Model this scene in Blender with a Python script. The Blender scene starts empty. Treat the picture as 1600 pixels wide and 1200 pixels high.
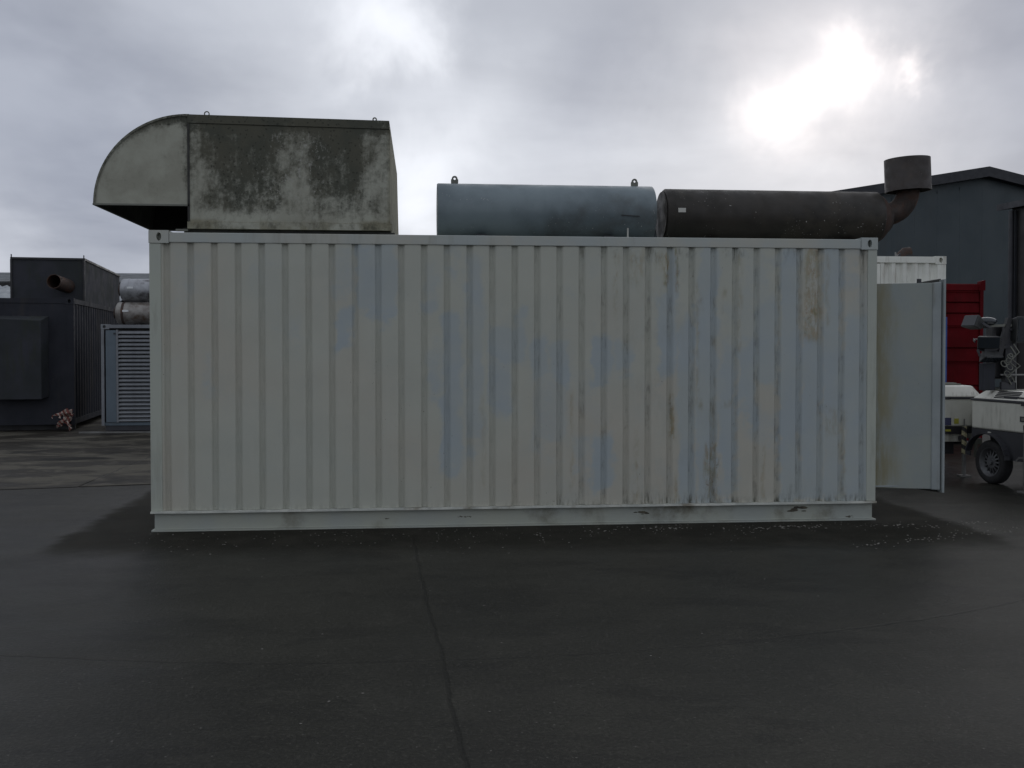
import bpy, math, random
import numpy as np
from mathutils import Vector, Matrix, noise as mn

random.seed(7)
SC = bpy.context.scene
COL = SC.collection
PI = math.pi
rad = math.radians

# ------------------------------------------------------------------ camera
cam_d = bpy.data.cameras.new('camera')
cam = bpy.data.objects.new('camera', cam_d)
COL.objects.link(cam)
SC.camera = cam
cam_d.sensor_width = 36.0
cam_d.lens = 36.0
cam_d.shift_y = -23.4 / 1600.0
cam_d.clip_start = 0.05
cam_d.clip_end = 3000
cam.location = (-1.0487, -9.665, 1.693)
cam.rotation_euler = (PI / 2 - 0.020723, 0, -0.094916)

# ------------------------------------------------------------------ world, sun, exposure
SC.view_settings.view_transform = 'Standard'
SC.view_settings.look = 'None'
SC.view_settings.gamma = 1
SC.view_settings.exposure = 0
SUN_AZ, SUN_EL = rad(23.0), rad(14.5)      # azimuth from +Y towards +X
SUN_DIR = Vector((math.sin(SUN_AZ) * math.cos(SUN_EL), math.cos(SUN_AZ) * math.cos(SUN_EL), math.sin(SUN_EL)))

world = bpy.data.worlds.new('World')
SC.world = world
world.use_nodes = True


class NT:
    """small helper around a node tree"""
    def __init__(s, tree):
        s.t = tree
        tree.nodes.clear()

    def n(s, typ, **kw):
        nd = s.t.nodes.new(typ)
        for k, v in kw.items():
            setattr(nd, k, v)
        return nd

    def set(s, sock, v):
        if v is None:
            return
        if isinstance(v, bpy.types.NodeSocket):
            s.t.links.new(v, sock)
        else:
            if hasattr(sock, 'default_value'):
                dv = sock.default_value
                if hasattr(dv, '__len__') and not isinstance(dv, str):
                    if not hasattr(v, '__len__'):
                        v = (v,) * len(dv)
                    if len(dv) == 4 and len(v) == 3:
                        v = tuple(v) + (1,)
                sock.default_value = v

    def m(s, op, a=None, b=None, c=None, clamp=False):
        nd = s.n('ShaderNodeMath', operation=op, use_clamp=clamp)
        for i, v in enumerate((a, b, c)):
            if v is not None:
                s.set(nd.inputs[i], v)
        return nd.outputs[0]

    def v(s, op, a=None, b=None, sc=None):
        nd = s.n('ShaderNodeVectorMath', operation=op)
        s.set(nd.inputs[0], a)
        if b is not None:
            s.set(nd.inputs[1], b)
        if sc is not None:
            s.set(nd.inputs['Scale'], sc)
        return nd.outputs['Value'] if op in ('DOT_PRODUCT', 'LENGTH', 'DISTANCE') else nd.outputs[0]

    def noise(s, vec, scale, detail=4, rough=.55, dist=0, color=False):
        nd = s.n('ShaderNodeTexNoise')
        s.set(nd.inputs['Vector'], vec)
        nd.inputs['Scale'].default_value = scale
        nd.inputs['Detail'].default_value = detail
        nd.inputs['Roughness'].default_value = rough
        nd.inputs['Distortion'].default_value = dist
        return nd.outputs['Color'] if color else nd.outputs['Fac']

    def ramp(s, f, a, b, lo=0., hi=1., smooth=True):
        nd = s.n('ShaderNodeMapRange')
        nd.interpolation_type = 'SMOOTHSTEP' if smooth else 'LINEAR'
        s.set(nd.inputs[0], f)
        for i, v in zip((1, 2, 3, 4), (a, b, lo, hi)):
            nd.inputs[i].default_value = v
        return nd.outputs[0]

    def mix(s, f, a, b, mode='MIX'):
        nd = s.n('ShaderNodeMix', data_type='RGBA', blend_type=mode)
        s.set(nd.inputs[0], f)
        s.set(nd.inputs[6], a)
        s.set(nd.inputs[7], b)
        return nd.outputs[2]

    def scale(s, vec, x, y, z):
        return s.v('MULTIPLY', vec, (x, y, z))


def build_world():
    w = NT(world.node_tree)
    tc = w.n('ShaderNodeTexCoord')
    d = w.v('NORMALIZE', tc.outputs['Generated'])
    sep = w.n('ShaderNodeSeparateXYZ')
    w.set(sep.inputs[0], d)
    z = w.m('MAXIMUM', sep.outputs[2], 0.0)
    zz = w.m('ADD', z, 0.22)
    cmb = w.n('ShaderNodeCombineXYZ')
    w.set(cmb.inputs[0], w.m('DIVIDE', sep.outputs[0], zz))
    w.set(cmb.inputs[1], w.m('DIVIDE', sep.outputs[1], zz))
    p = cmb.outputs[0]
    big = w.noise(p, 1.15, 5, .5, .35)
    mid = w.noise(p, 3.1, 4, .48, .2)
    cl = w.m('ADD', w.m('MULTIPLY', big, .80), w.m('MULTIPLY', mid, .20))
    f = w.ramp(cl, .36, .64)
    col = w.mix(f, (.435, .46, .525), (.595, .625, .695))
    # warped direction for the brighter breaks in the cloud
    wn = w.noise(d, 7.0, 5, .6, .3, color=True)
    wd = w.v('ADD', d, w.v('SCALE', w.v('SUBTRACT', wn, (.5, .5, .5)), sc=.13))

    def blob(c, sig, amp):
        ds = w.v('DISTANCE', wd, c)
        q = w.m('DIVIDE', ds, sig)
        return w.m('MULTIPLY', w.m('EXPONENT', w.m('MULTIPLY', w.m('MULTIPLY', q, q), -1.0)), amp)

    def addc(col, fac, c):
        return w.mix(1.0, col, w.v('SCALE', c, sc=fac), 'ADD')
    # pale breaks
    for c, sg, am in [((-.035, .955, .30), .050, .42), ((-.01, .965, .262), .030, .22), ((-.11, .955, .28), .07, .10), ((.03, .983, .18), .060, .22),
                      ((.09, .965, .24), .06, .10), ((-.004, .991, .125), .05, .34), ((-.38, .925, .06), .06, .14),
                      ((.30, .94, .16), .09, .16), ((.17, .975, .13), .10, .12)]:
        col = addc(col, blob(c, sg, am), (1., 1.0, 1.0))
    # heavier grey masses
    for c, sg, am in [((-.36, .91, .20), .16, .13), ((.18, .945, .27), .06, .08), ((.53, .83, .22), .10, .14), ((-.25, .96, .12), .10, .10), ((.16, .965, .20), .05, .06)]:
        col = addc(col, blob(c, sg, -am), (1., 1., .92))
    # the sun behind thin cloud
    glow = w.m('ADD', blob((.375, .895, .242), .090, .30),
               w.m('ADD', blob((.333, .917, .214), .027, .50),
                   w.m('ADD', blob((.364, .898, .237), .023, .42),
                       w.m('ADD', blob((.392, .881, .268), .022, .48), blob((.434, .867, .245), .014, .50)))))
    glow = w.m('MULTIPLY', glow, w.ramp(mid, .2, .62, .75, 1.15))
    col = addc(col, glow, (1.0, .87, .79))
    # below the horizon (never seen: the ground covers it)
    col = w.mix(w.ramp(sep.outputs[2], -.06, -.01), (.10, .10, .10), col)
    bg = w.n('ShaderNodeBackground')
    w.set(bg.inputs[0], col)
    bg.inputs[1].default_value = 1.0
    sky = w.n('ShaderNodeTexSky', sky_type='NISHITA')
    sky.sun_disc = False
    sky.sun_elevation = SUN_EL
    sky.sun_rotation = SUN_AZ
    bg2 = w.n('ShaderNodeBackground')
    w.set(bg2.inputs[0], sky.outputs[0])
    bg2.inputs[1].default_value = .06
    ms = w.n('ShaderNodeMixShader')
    ms.inputs[0].default_value = .96
    w.t.links.new(bg2.outputs[0], ms.inputs[1])
    w.t.links.new(bg.outputs[0], ms.inputs[2])
    out = w.n('ShaderNodeOutputWorld')
    w.t.links.new(ms.outputs[0], out.inputs[0])


build_world()

sun_d = bpy.data.lights.new('sun', 'SUN')
sun_d.energy = .5
sun_d.angle = rad(70)
sun_d.color = (1, .96, .90)
sun = bpy.data.objects.new('sun', sun_d)
COL.objects.link(sun)
sun.rotation_euler = SUN_DIR.to_track_quat('Z', 'Y').to_euler()

# ------------------------------------------------------------------ mesh helper


def tag(o, label=None, cat=None, group=None, kind=None):
    if label: o['label'] = label
    if cat: o['category'] = cat
    if group: o['group'] = group
    if kind: o['kind'] = kind
    return o


ROOTM = {}


def empty(name, loc, rz, label, cat, group=None):
    o = bpy.data.objects.new(name, None)
    COL.objects.link(o)
    o.location = loc
    o.rotation_euler = (0, 0, rz)
    o.empty_display_size = .2
    ROOTM[o.name] = Matrix.Translation(loc) @ Matrix.Rotation(rz, 4, 'Z')
    return tag(o, label, cat, group)


def root_of(o):
    while o.parent:
        o = o.parent
    return o


class MB:
    def __init__(s):
        s.v = []; s.f = []; s.sm = []

    def add(s, vs, fs, smooth=False):
        b = len(s.v)
        s.v += [tuple(v) for v in vs]
        s.f += [tuple(b + i for i in f) for f in fs]
        s.sm += [smooth] * len(fs)
        return s

    def box(s, x0, x1, y0, y1, z0, z1):
        vs = [(x, y, z) for z in (z0, z1) for y in (y0, y1) for x in (x0, x1)]
        return s.add(vs, [(0, 2, 3, 1), (4, 5, 7, 6), (0, 1, 5, 4), (2, 6, 7, 3), (0, 4, 6, 2), (1, 3, 7, 5)])

    def hexa(s, p):
        """8 points: bottom 4 ccw, top 4 ccw"""
        return s.add(p, [(3, 2, 1, 0), (4, 5, 6, 7), (0, 1, 5, 4), (1, 2, 6, 5), (2, 3, 7, 6), (3, 0, 4, 7)])

    def bar(s, a, b, w, h=None, up=(0, 0, 1)):
        a = Vector(a); b = Vector(b); h = h or w
        t = (b - a).normalized(); u = Vector(up)
        if abs(t.dot(u)) > .95: u = Vector((0, 1, 0))
        r = t.cross(u).normalized() * w / 2; u = r.cross(t).normalized() * h / 2
        return s.hexa([a - r - u, a + r - u, b + r - u, b - r - u, a - r + u, a + r + u, b + r + u, b - r + u])

    def prism(s, pts, y0, y1, axis='y'):
        """pts polygon in the plane across axis; ccw seen from -axis"""
        n = len(pts)

        def P(p, q):
            return {'y': (p[0], q, p[1]), 'x': (q, p[0], p[1]), 'z': (p[0], p[1], q)}[axis]
        vs = [P(p, y0) for p in pts] + [P(p, y1) for p in pts]
        return s.add(vs, [tuple(range(n)), tuple(range(2 * n - 1, n - 1, -1))] + [(i, i + n, (i + 1) % n + n, (i + 1) % n) for i in range(n)])

    def tube(s, pts, rs, n=20, caps=True, smooth=True, closed_in=False):
        """swept circle through pts with radii rs"""
        pts = [Vector(p) for p in pts]
        if not hasattr(rs, '__len__'): rs = [rs] * len(pts)
        rings = []
        u = None
        for i, p in enumerate(pts):
            t = (pts[min(i + 1, len(pts) - 1)] - pts[max(i - 1, 0)])
            if t.length < 1e-9: t = rings_t
            t = t.normalized(); rings_t = t
            if u is None:
                u = Vector((0, 0, 1)) if abs(t.z) < .9 else Vector((0, 1, 0))
            u = (u - t * u.dot(t)).normalized()
            w = t.cross(u)
            rings.append([p + (u * math.cos(2 * PI * k / n) + w * math.sin(2 * PI * k / n)) * rs[i] for k in range(n)])
        vs = [v for r in rings for v in r]
        fs = []
        for i in range(len(pts) - 1):
            for k in range(n):
                a = i * n + k; b = i * n + (k + 1) % n
                fs.append((a, b, b + n, a + n))
        s.add(vs, fs, smooth)
        if caps:
            s.add(rings[0], [tuple(range(n - 1, -1, -1))])
            s.add(rings[-1], [tuple(range(n))])
        return s

    def cyl(s, a, b, r, n=24, r2=None, caps=True):
        return s.tube([a, b], [r, r if r2 is None else r2], n, caps)

    def build(s, name, mat, parent=None, local=False, bevel=0, attr=None):
        me = bpy.data.meshes.new(name)
        vs = s.v
        if parent is not None and not local:
            inv = ROOTM[root_of(parent).name].inverted()
            vs = [tuple(inv @ Vector(v)) for v in vs]
        me.from_pydata(vs, [], s.f)
        me.polygons.foreach_set('use_smooth', s.sm)
        me.materials.append(mat)
        if attr is not None:
            a = me.color_attributes.new('wear', 'FLOAT_COLOR', 'POINT')
            a.data.foreach_set('color', np.asarray(attr, dtype=np.float32).ravel())
        me.update()
        o = bpy.data.objects.new(name, me)
        COL.objects.link(o)
        if parent is not None:
            o.parent = parent
        if bevel:
            md = o.modifiers.new('bevel', 'BEVEL')
            md.width = bevel; md.segments = 2; md.limit_method = 'ANGLE'; md.angle_limit = rad(40)
        return o


def box(name, mat, parent, *b, bevel=0, local=False):
    return MB().box(*b).build(name, mat, parent, local, bevel)


def dup(o, parent, loc=(0, 0, 0)):
    c = o.copy()
    COL.objects.link(c)
    c.parent = parent
    c.location = loc
    return c


# ------------------------------------------------------------------ materials

def new_mat(name):
    m = bpy.data.materials.new(name)
    m.use_nodes = True
    t = NT(m.node_tree)
    b = t.n('ShaderNodeBsdfPrincipled')
    o = t.n('ShaderNodeOutputMaterial')
    t.t.links.new(b.outputs[0], o.inputs[0])
    tc = t.n('ShaderNodeTexCoord')
    return m, t, b, tc.outputs['Object']


def bump(t, b, h, strength=.2, dist=.01):
    nd = t.n('ShaderNodeBump')
    nd.inputs['Strength'].default_value = strength
    nd.inputs['Distance'].default_value = dist
    t.set(nd.inputs['Height'], h)
    t.t.links.new(nd.outputs[0], b.inputs['Normal'])


def worn(name, c1, c2=None, rough=.5, metal=0., scale=2.0, dirt=None, dirt_amt=.3, streak=True, spec=.5, bmp=.08, speck=None):
    """paint or metal with blotches, run-down streaks and grime"""
    m, t, b, P = new_mat(name)
    c2 = c2 or tuple(x * .8 for x in c1)
    f = t.ramp(t.noise(P, scale, 6, .6), .35, .65)
    col = t.mix(f, c1, c2)
    if dirt:
        v = t.scale(P, 5, 5, .7) if streak else P
        g = t.m('MULTIPLY', t.noise(v, scale * 1.6, 6, .65), t.noise(P, scale * .7, 3, .5))
        g = t.ramp(g, .25, .42, 0, dirt_amt)
        col = t.mix(g, col, dirt)
    if speck:
        q = t.noise(P, 60, 2, .5)
        r = t.m('MULTIPLY', t.ramp(q, .70, .73), t.ramp(t.noise(P, 3, 2, .5), .5, .6))
        col = t.mix(r, col, speck)
    t.set(b.inputs['Base Color'], col)
    t.set(b.inputs['Roughness'], t.ramp(t.noise(P, scale * 3, 5, .6), .3, .7, max(.05, rough - .12), min(1, rough + .12)))
    b.inputs['Metallic'].default_value = metal
    b.inputs['Specular IOR Level'].default_value = spec
    if bmp:
        bump(t, b, t.noise(P, 14, 5, .6), bmp, .01)
    return m


BEIGE = (.42, .43, .37)
BEIGE_W = (.43, .415, .35)
BLUE = (.345, .39, .40)


def container_paint():
    m, t, b, P = new_mat('patched_container_paint')
    at = t.n('ShaderNodeAttribute', attribute_name='wear')
    sp = t.n('ShaderNodeSeparateColor')
    t.set(sp.inputs[0], at.outputs['Color'])
    r, g, d = sp.outputs[0], sp.outputs[1], sp.outputs[2]
    n1 = t.noise(P, 2.2, 6, .6)
    n2 = t.noise(t.scale(P, 6, 6, .8), 1.7, 5, .6)
    n3 = t.noise(P, 30, 5, .65)
    base = t.mix(t.ramp(t.noise(P, .55, 2, .5), .4, .6), BEIGE, BEIGE_W)
    base = t.mix(t.ramp(n1, .42, .7, 0, .35), base, (.37, .395, .355))
    base = t.mix(t.ramp(n2, .5, .75, 0, .3), base, (.46, .465, .405))
    bl = t.mix(t.ramp(n1, .35, .65), BLUE, (.37, .405, .39))
    # weak overall bluish repaint streaks plus the listed patches
    fb = t.m('ADD', r, t.m('MULTIPLY', t.m('SUBTRACT', n3, .5), .25), clamp=True)
    col = t.mix(t.ramp(fb, .05, .75), base, bl)
    rustf = t.m('MULTIPLY', g, t.ramp(t.noise(t.scale(P, 9, 9, 2.5), 3.0, 6, .7), .36, .6))
    col = t.mix(t.m('MULTIPLY', rustf, .9, clamp=True), col, t.mix(t.ramp(n3, .4, .6), (.24, .16, .06), (.20, .19, .10)))
    # crisp chips inside strong rust
    chip = t.m('MULTIPLY', t.ramp(g, .35, .9), t.ramp(t.noise(P, 26, 4, .7), .60, .66))
    col = t.mix(chip, col, (.14, .06, .022))
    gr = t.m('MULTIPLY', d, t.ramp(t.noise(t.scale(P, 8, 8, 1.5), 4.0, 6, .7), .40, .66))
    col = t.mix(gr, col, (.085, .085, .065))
    # tiny dark dings
    ding = t.m('MULTIPLY', t.ramp(t.noise(P, 42, 2, .5), .73, .76), t.ramp(t.noise(P, 1.3, 2, .5), .5, .62))
    col = t.mix(t.m('MULTIPLY', ding, .7), col, (.09, .08, .06))
    t.set(b.inputs['Base Color'], col)
    t.set(b.inputs['Roughness'], t.ramp(n3, .3, .7, .5, .72))
    b.inputs['Specular IOR Level'].default_value = .35
    bump(t, b, t.m('ADD', t.noise(P, 5, 3, .5), t.m('MULTIPLY', n3, .12)), .18, .02)
    return m


def mould_paint(name='mouldy_hood_paint'):
    m, t, b, P = new_mat(name)
    at = t.n('ShaderNodeAttribute', attribute_name='wear')
    sp = t.n('ShaderNodeSeparateColor')
    t.set(sp.inputs[0], at.outputs['Color'])
    a, gspot, gy = sp.outputs[0], sp.outputs[1], sp.outputs[2]
    n1 = t.noise(P, 3.0, 7, .65, .4)
    n2 = t.noise(P, 24, 8, .78, .3)
    n3 = t.noise(t.scale(P, 4, 4, .8), 5, 6, .7)
    base = t.mix(t.ramp(n1, .35, .65), (.39, .395, .33), (.31, .31, .255))
    base = t.mix(t.m('MULTIPLY', gy, .6), base, (.17, .15, .08))
    s = t.m('ADD', t.m('MULTIPLY', n2, .5), t.m('ADD', t.m('MULTIPLY', n1, .2), t.m('MULTIPLY', n3, .3)))
    q = t.m('ADD', t.m('MULTIPLY', t.m('SUBTRACT', s, .5), 2.6), t.m('SUBTRACT', a, .5))
    f1 = t.ramp(q, -.42, .36)
    col = t.mix(t.m('MULTIPLY', f1, .9), base, t.mix(t.ramp(n1, .4, .6), (.040, .043, .030), (.068, .066, .046)))
    # small black colonies and pale flaked specks
    vor = t.n('ShaderNodeTexVoronoi', feature='F1')
    t.set(vor.inputs['Vector'], t.v('ADD', P, t.v('SCALE', t.noise(P, 9, 3, .6, color=True), sc=.06)))
    vor.inputs['Scale'].default_value = 26
    blk = t.m('MULTIPLY', t.ramp(vor.outputs['Distance'], .16, .30, 1, 0), t.ramp(t.m('MULTIPLY', a, t.noise(P, 4, 3, .6)), .2, .34))
    col = t.mix(t.m('MULTIPLY', blk, .55), col, (.018, .018, .014))
    pale = t.m('MULTIPLY', t.ramp(t.noise(t.scale(P, 1, 1, .7), 34, 4, .75), .56, .64), t.m('MULTIPLY', gspot, t.ramp(n3, .3, .55)))
    col = t.mix(t.m('MULTIPLY', pale, .9), col, (.34, .34, .30))
    t.set(b.inputs['Base Color'], col)
    b.inputs['Roughness'].default_value = .75
    b.inputs['Specular IOR Level'].default_value = .25
    bump(t, b, n2, .25, .01)
    return m


def asphalt():
    m, t, b, P = new_mat('damp_asphalt')
    sp = t.n('ShaderNodeSeparateXYZ')
    t.set(sp.inputs[0], P)
    n1 = t.noise(P, .35, 5, .6)
    n2 = t.noise(P, 2.2, 6, .65)
    n3 = t.noise(P, 48, 4, .75)
    col = t.mix(t.ramp(n1, .35, .65), (.022, .0215, .0175), (.031, .030, .024))
    col = t.mix(t.ramp(n2, .45, .7, 0, .5), col, (.045, .043, .035))
    n5 = t.noise(t.scale(P, .6, 1.5, 1), 1.3, 7, .7, .4)
    col = t.mix(t.ramp(n5, .50, .60, 0, .7), col, (.017, .0165, .014))
    col = t.mix(t.ramp(t.noise(P, 11, 5, .7), .56, .70, 0, .35), col, (.060, .057, .048))
    # pale grit
    v = t.n('ShaderNodeTexVoronoi', feature='F1')
    t.set(v.inputs['Vector'], P)
    v.inputs['Scale'].default_value = 26
    rnd = t.n('ShaderNodeSeparateColor')
    t.set(rnd.inputs[0], v.outputs['Color'])
    grit = t.m('MULTIPLY', t.ramp(v.outputs['Distance'], .08, .16, 1, 0), t.ramp(rnd.outputs[0], .84, .88))
    col = t.mix(t.m('MULTIPLY', grit, .55), col, (.20, .19, .17))
    col = t.mix(t.ramp(n3, .52, .68, 0, .55), col, (.075, .071, .06))
    col = t.mix(t.ramp(n3, .48, .34, 0, .6), col, (.010, .010, .009))
    # laying seams between the asphalt lanes
    wob = t.m('MULTIPLY', t.m('SUBTRACT', t.noise(P, 1.1, 5, .6), .5), .12)
    ln = t.m('ABSOLUTE', t.m('ADD', t.m('SUBTRACT', t.m('ADD', sp.outputs[0], t.m('MULTIPLY', sp.outputs[1], .045)), -1.09), wob))
    msk = t.ramp(sp.outputs[1], -.55, -.35, 1, 0)
    seam = t.m('MULTIPLY', t.ramp(ln, .002, .016, 1, 0), msk)
    ln2 = t.m('ABSOLUTE', t.m('ADD', t.m('ADD', t.m('ADD', sp.outputs[1], 4.15), t.m('MULTIPLY', t.m('POWER', t.m('ADD', sp.outputs[0], 1.0), 2.0), -.06)), t.m('MULTIPLY', wob, 1.2)))
    seam2 = t.m('MULTIPLY', t.ramp(ln2, .004, .02, .6, 0), t.ramp(n2, .35, .5))
    seam = t.m('MAXIMUM', seam, seam2)
    col = t.mix(t.m('MULTIPLY', seam, .6), col, (.010, .010, .009))
    # darker, rougher border round the container with weaker specular and noisy edges
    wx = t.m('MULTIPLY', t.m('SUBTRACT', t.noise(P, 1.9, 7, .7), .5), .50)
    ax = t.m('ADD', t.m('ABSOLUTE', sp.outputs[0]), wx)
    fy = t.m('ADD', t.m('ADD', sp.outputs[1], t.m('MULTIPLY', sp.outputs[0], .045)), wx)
    matt_border = t.m('MULTIPLY', t.ramp(ax, 4.00, 4.26, 1, 0), t.m('MULTIPLY', t.ramp(fy, -1.55, -.70), t.ramp(fy, 3.0, 3.2, 1, 0)))
    col = t.mix(t.m('MULTIPLY', matt_border, .75), col, t.mix(t.ramp(n2, .4, .65), (.022, .021, .017), (.034, .032, .026)))
    t.set(b.inputs['Base Color'], col)
    t.set(b.inputs['Specular IOR Level'], t.ramp(matt_border, 0, 1, .085, .03))
    wet = t.ramp(t.noise(t.scale(P, 1, 1.6, 1), .55, 5, .6), .38, .62)
    rg = t.m('ADD', t.m('MULTIPLY', wet, -.07), .43)
    rg = t.m('ADD', rg, t.m('MULTIPLY', t.m('SUBTRACT', n2, .5), .25), clamp=True)
    rg = t.m('ADD', rg, t.m('MULTIPLY', matt_border, .28), clamp=True)
    t.set(b.inputs['Roughness'], rg)
    bump(t, b, t.m('ADD', t.m('MULTIPLY', n3, .9), t.m('ADD', t.m('MULTIPLY', n2, 1.0), t.m('MULTIPLY', seam, -1.2))), .6, .008)
    return m


def concrete(name='stained_concrete'):
    m, t, b, P = new_mat(name)
    n1 = t.noise(t.scale(P, .8, 1.7, 1), .7, 6, .65, .5)
    n2 = t.noise(P, 3, 6, .65)
    n3 = t.noise(P, 60, 3, .6)
    col = t.mix(t.ramp(n1, .44, .57), (.030, .027, .022), (.092, .085, .068))
    col = t.mix(t.ramp(n2, .52, .70, 0, .6), col, (.125, .115, .092))
    col = t.mix(t.ramp(t.noise(P, .9, 5, .6), .57, .68, 0, .8), col, (.020, .019, .017))
    col = t.mix(t.ramp(n3, .58, .75, 0, .4), col, (.05, .045, .04))
    # one oily patch on the slab
    pd = t.v('MULTIPLY', t.v('SUBTRACT', t.v('ADD', P, t.v('SCALE', t.noise(P, 2.5, 4, .6, color=True), sc=.5)), (-5.95, 6.65, 0)), (1.6, 3.4, 0))
    col = t.mix(t.ramp(t.v('LENGTH', pd), .55, 1.1, .9, 0), col, (.008, .008, .007))
    t.set(b.inputs['Base Color'], col)
    t.set(b.inputs['Roughness'], t.ramp(n1, .3, .7, .5, .85))
    b.inputs['Specular IOR Level'].default_value = .10
    bump(t, b, t.m('ADD', n2, t.m('MULTIPLY', n3, .3)), .3, .006)
    return m


def striped(name, c1, c2, freq, axis=(0, 1, 1)):
    m, t, b, P = new_mat(name)
    s = t.m('FRACT', t.m('MULTIPLY', t.v('DOT_PRODUCT', P, axis), freq))
    n = t.noise(P, 40, 3, .6)
    f = t.ramp(s, .47, .53)
    col = t.mix(f, c1, c2)
    col = t.mix(t.ramp(n, .45, .65, 0, .5), col, (.08, .07, .06))
    t.set(b.inputs['Base Color'], col)
    b.inputs['Roughness'].default_value = .6
    return m


M = {}
M['paint'] = container_paint()
M['mould'] = mould_paint()
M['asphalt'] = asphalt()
M['concrete'] = concrete()
M['rail'] = worn('container_rail_paint', (.37, .405, .39), (.42, .42, .365), .58, scale=1.3, dirt=(.17, .15, .10), dirt_amt=.35, spec=.35)
M['post'] = worn('container_post_paint', (.41, .435, .375), (.385, .41, .365), .6, scale=1.6, dirt=(.15, .14, .10), dirt_amt=.3, spec=.35)
M['beam'] = worn('base_beam_paint', (.35, .365, .31), (.32, .345, .32), .6, scale=1.2, dirt=(.10, .09, .055), dirt_amt=1.0, streak=False, spec=.35)
M['door0'] = worn('door_paint', (.29, .31, .27), (.27, .295, .28), .55, scale=1.2, dirt=(.23, .19, .09), dirt_amt=.6, spec=.35)
def door_paint():
    m, t, b, P = new_mat('stained_door_paint')
    sp = t.n('ShaderNodeSeparateXYZ')
    t.set(sp.inputs[0], P)
    n1 = t.noise(P, 2.0, 6, .6); n2 = t.noise(t.scale(P, 5, 5, .9), 2.5, 6, .65); n3 = t.noise(P, 28, 5, .7)
    col = t.mix(t.ramp(n1, .35, .65), (.28, .30, .265), (.25, .28, .27))
    x = t.m('ADD', sp.outputs[0], t.m('MULTIPLY', t.m('SUBTRACT', n1, .5), .35))
    f = t.m('MULTIPLY', t.ramp(x, 3.50, 3.80, 1, 0), t.ramp(n2, .3, .62))
    col = t.mix(t.m('MULTIPLY', f, .75), col, (.20, .175, .085))
    sc_ = t.m('MULTIPLY', t.ramp(n3, .64, .70), t.ramp(n1, .5, .6))
    col = t.mix(t.m('MULTIPLY', sc_, .5), col, (.12, .11, .08))
    t.set(b.inputs['Base Color'], col)
    t.set(b.inputs['Roughness'], t.ramp(n3, .3, .7, .45, .65))
    b.inputs['Specular IOR Level'].default_value = .35
    bump(t, b, t.m('ADD', n1, t.m('MULTIPLY', n3, .1)), .25, .02)
    return m


M['door'] = door_paint()
M['door_lip'] = worn('door_edge_paint', (.30, .33, .33), (.24, .27, .27), .55, scale=2, dirt=(.14, .13, .09), dirt_amt=.4)
M['dark_in'] = worn('dark_interior', (.03, .03, .03), rough=.8)
M['hood_dark'] = worn('hood_inner_sheet', (.045, .046, .04), (.03, .03, .027), .8, scale=4)
M['elbow'] = M['mould']
M['blue_sil'] = worn('weathered_blue_grey_steel', (.19, .235, .25), (.125, .16, .175), .45, 0, 1.6, dirt=(.07, .075, .07), dirt_amt=.6, streak=False, speck=(.45, .45, .43), spec=.4)
M['black_sil'] = worn('sooty_black_steel', (.036, .031, .025), (.022, .020, .016), .55, 0, 2.2, dirt=(.07, .06, .045), dirt_amt=.5, streak=False, speck=(.5, .5, .46), spec=.35)
M['rusty'] = worn('rusty_pipe', (.050, .027, .018), (.030, .022, .018), .75, 0, 7, dirt=(.11, .045, .02), dirt_amt=.7, streak=False)
M['drum'] = worn('brown_grey_drum', (.058, .050, .046), (.038, .031, .027), .6, 0, 4, dirt=(.08, .06, .045), dirt_amt=.7, streak=False, speck=(.3, .28, .25))
M['lug'] = worn('lug_steel', (.16, .165, .14), rough=.6)
M['white_plate'] = worn('white_plate', (.55, .55, .50), rough=.5, dirt=(.2, .18, .15))
M['navy'] = worn('dark_navy_paint', (.027, .029, .037), (.020, .022, .028), .65, 0, 1.1, dirt=(.05, .045, .04), dirt_amt=.5, spec=.2)
M['navy_hood'] = worn('charcoal_hood_paint', (.048, .050, .060), (.036, .040, .042), .8, 0, 1.3, dirt=(.04, .045, .035), dirt_amt=.6, spec=.12)
M['louv'] = worn('blue_grey_louvre_paint', (.20, .215, .23), (.16, .17, .185), .5, 0, 2, dirt=(.07, .06, .05), dirt_amt=.5)
M['louv_panel'] = worn('blue_panel_paint', (.11, .145, .175), (.09, .12, .145), .4, 0, 2, dirt=(.07, .06, .05), dirt_amt=.3)
M['alu'] = worn('dull_aluminium_cladding', (.38, .39, .41), (.25, .26, .27), .45, .4, 3, dirt=(.06, .055, .05), dirt_amt=.9, streak=False)
M['alu_rust'] = worn('browned_cladding', (.29, .28, .26), (.17, .155, .14), .5, .4, 3, dirt=(.08, .045, .025), dirt_amt=.9, streak=False)
M['clasp'] = worn('bright_clasp', (.6, .62, .62), rough=.3, metal=.8)
M['tape'] = striped('red_white_barrier_tape', (.42, .34, .29), (.24, .07, .055), 11, (1, 0, .6))
M['fibre'] = worn('fibre_cement_roof', (.16, .165, .17), (.12, .125, .13), .8, 0, .4, dirt=(.07, .07, .06), dirt_amt=.5)
M['fibre2'] = worn('pale_corrugated_roof', (.30, .33, .35), (.22, .24, .26), .6, 0, .6, dirt=(.12, .12, .10), dirt_amt=.5)
M['gutter'] = worn('black_gutter', (.02, .02, .02), rough=.6)
M['shed_wall'] = worn('shed_wall', (.06, .06, .065), rough=.8)
M['cladding'] = worn('dark_green_grey_cladding', (.046, .062, .068), (.040, .054, .060), .5, 0, .3, dirt=(.03, .035, .035), dirt_amt=.4, spec=.4)
M['barge'] = worn('black_flashing', (.016, .018, .023), rough=.5)
M['brownwall'] = worn('dark_brown_cladding', (.022, .020, .019), (.016, .015, .015), .6, scale=1)
M['white_c'] = worn('white_container_paint', (.78, .79, .72), (.66, .67, .61), .5, 0, 1.6, dirt=(.22, .17, .11), dirt_amt=.55)
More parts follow.
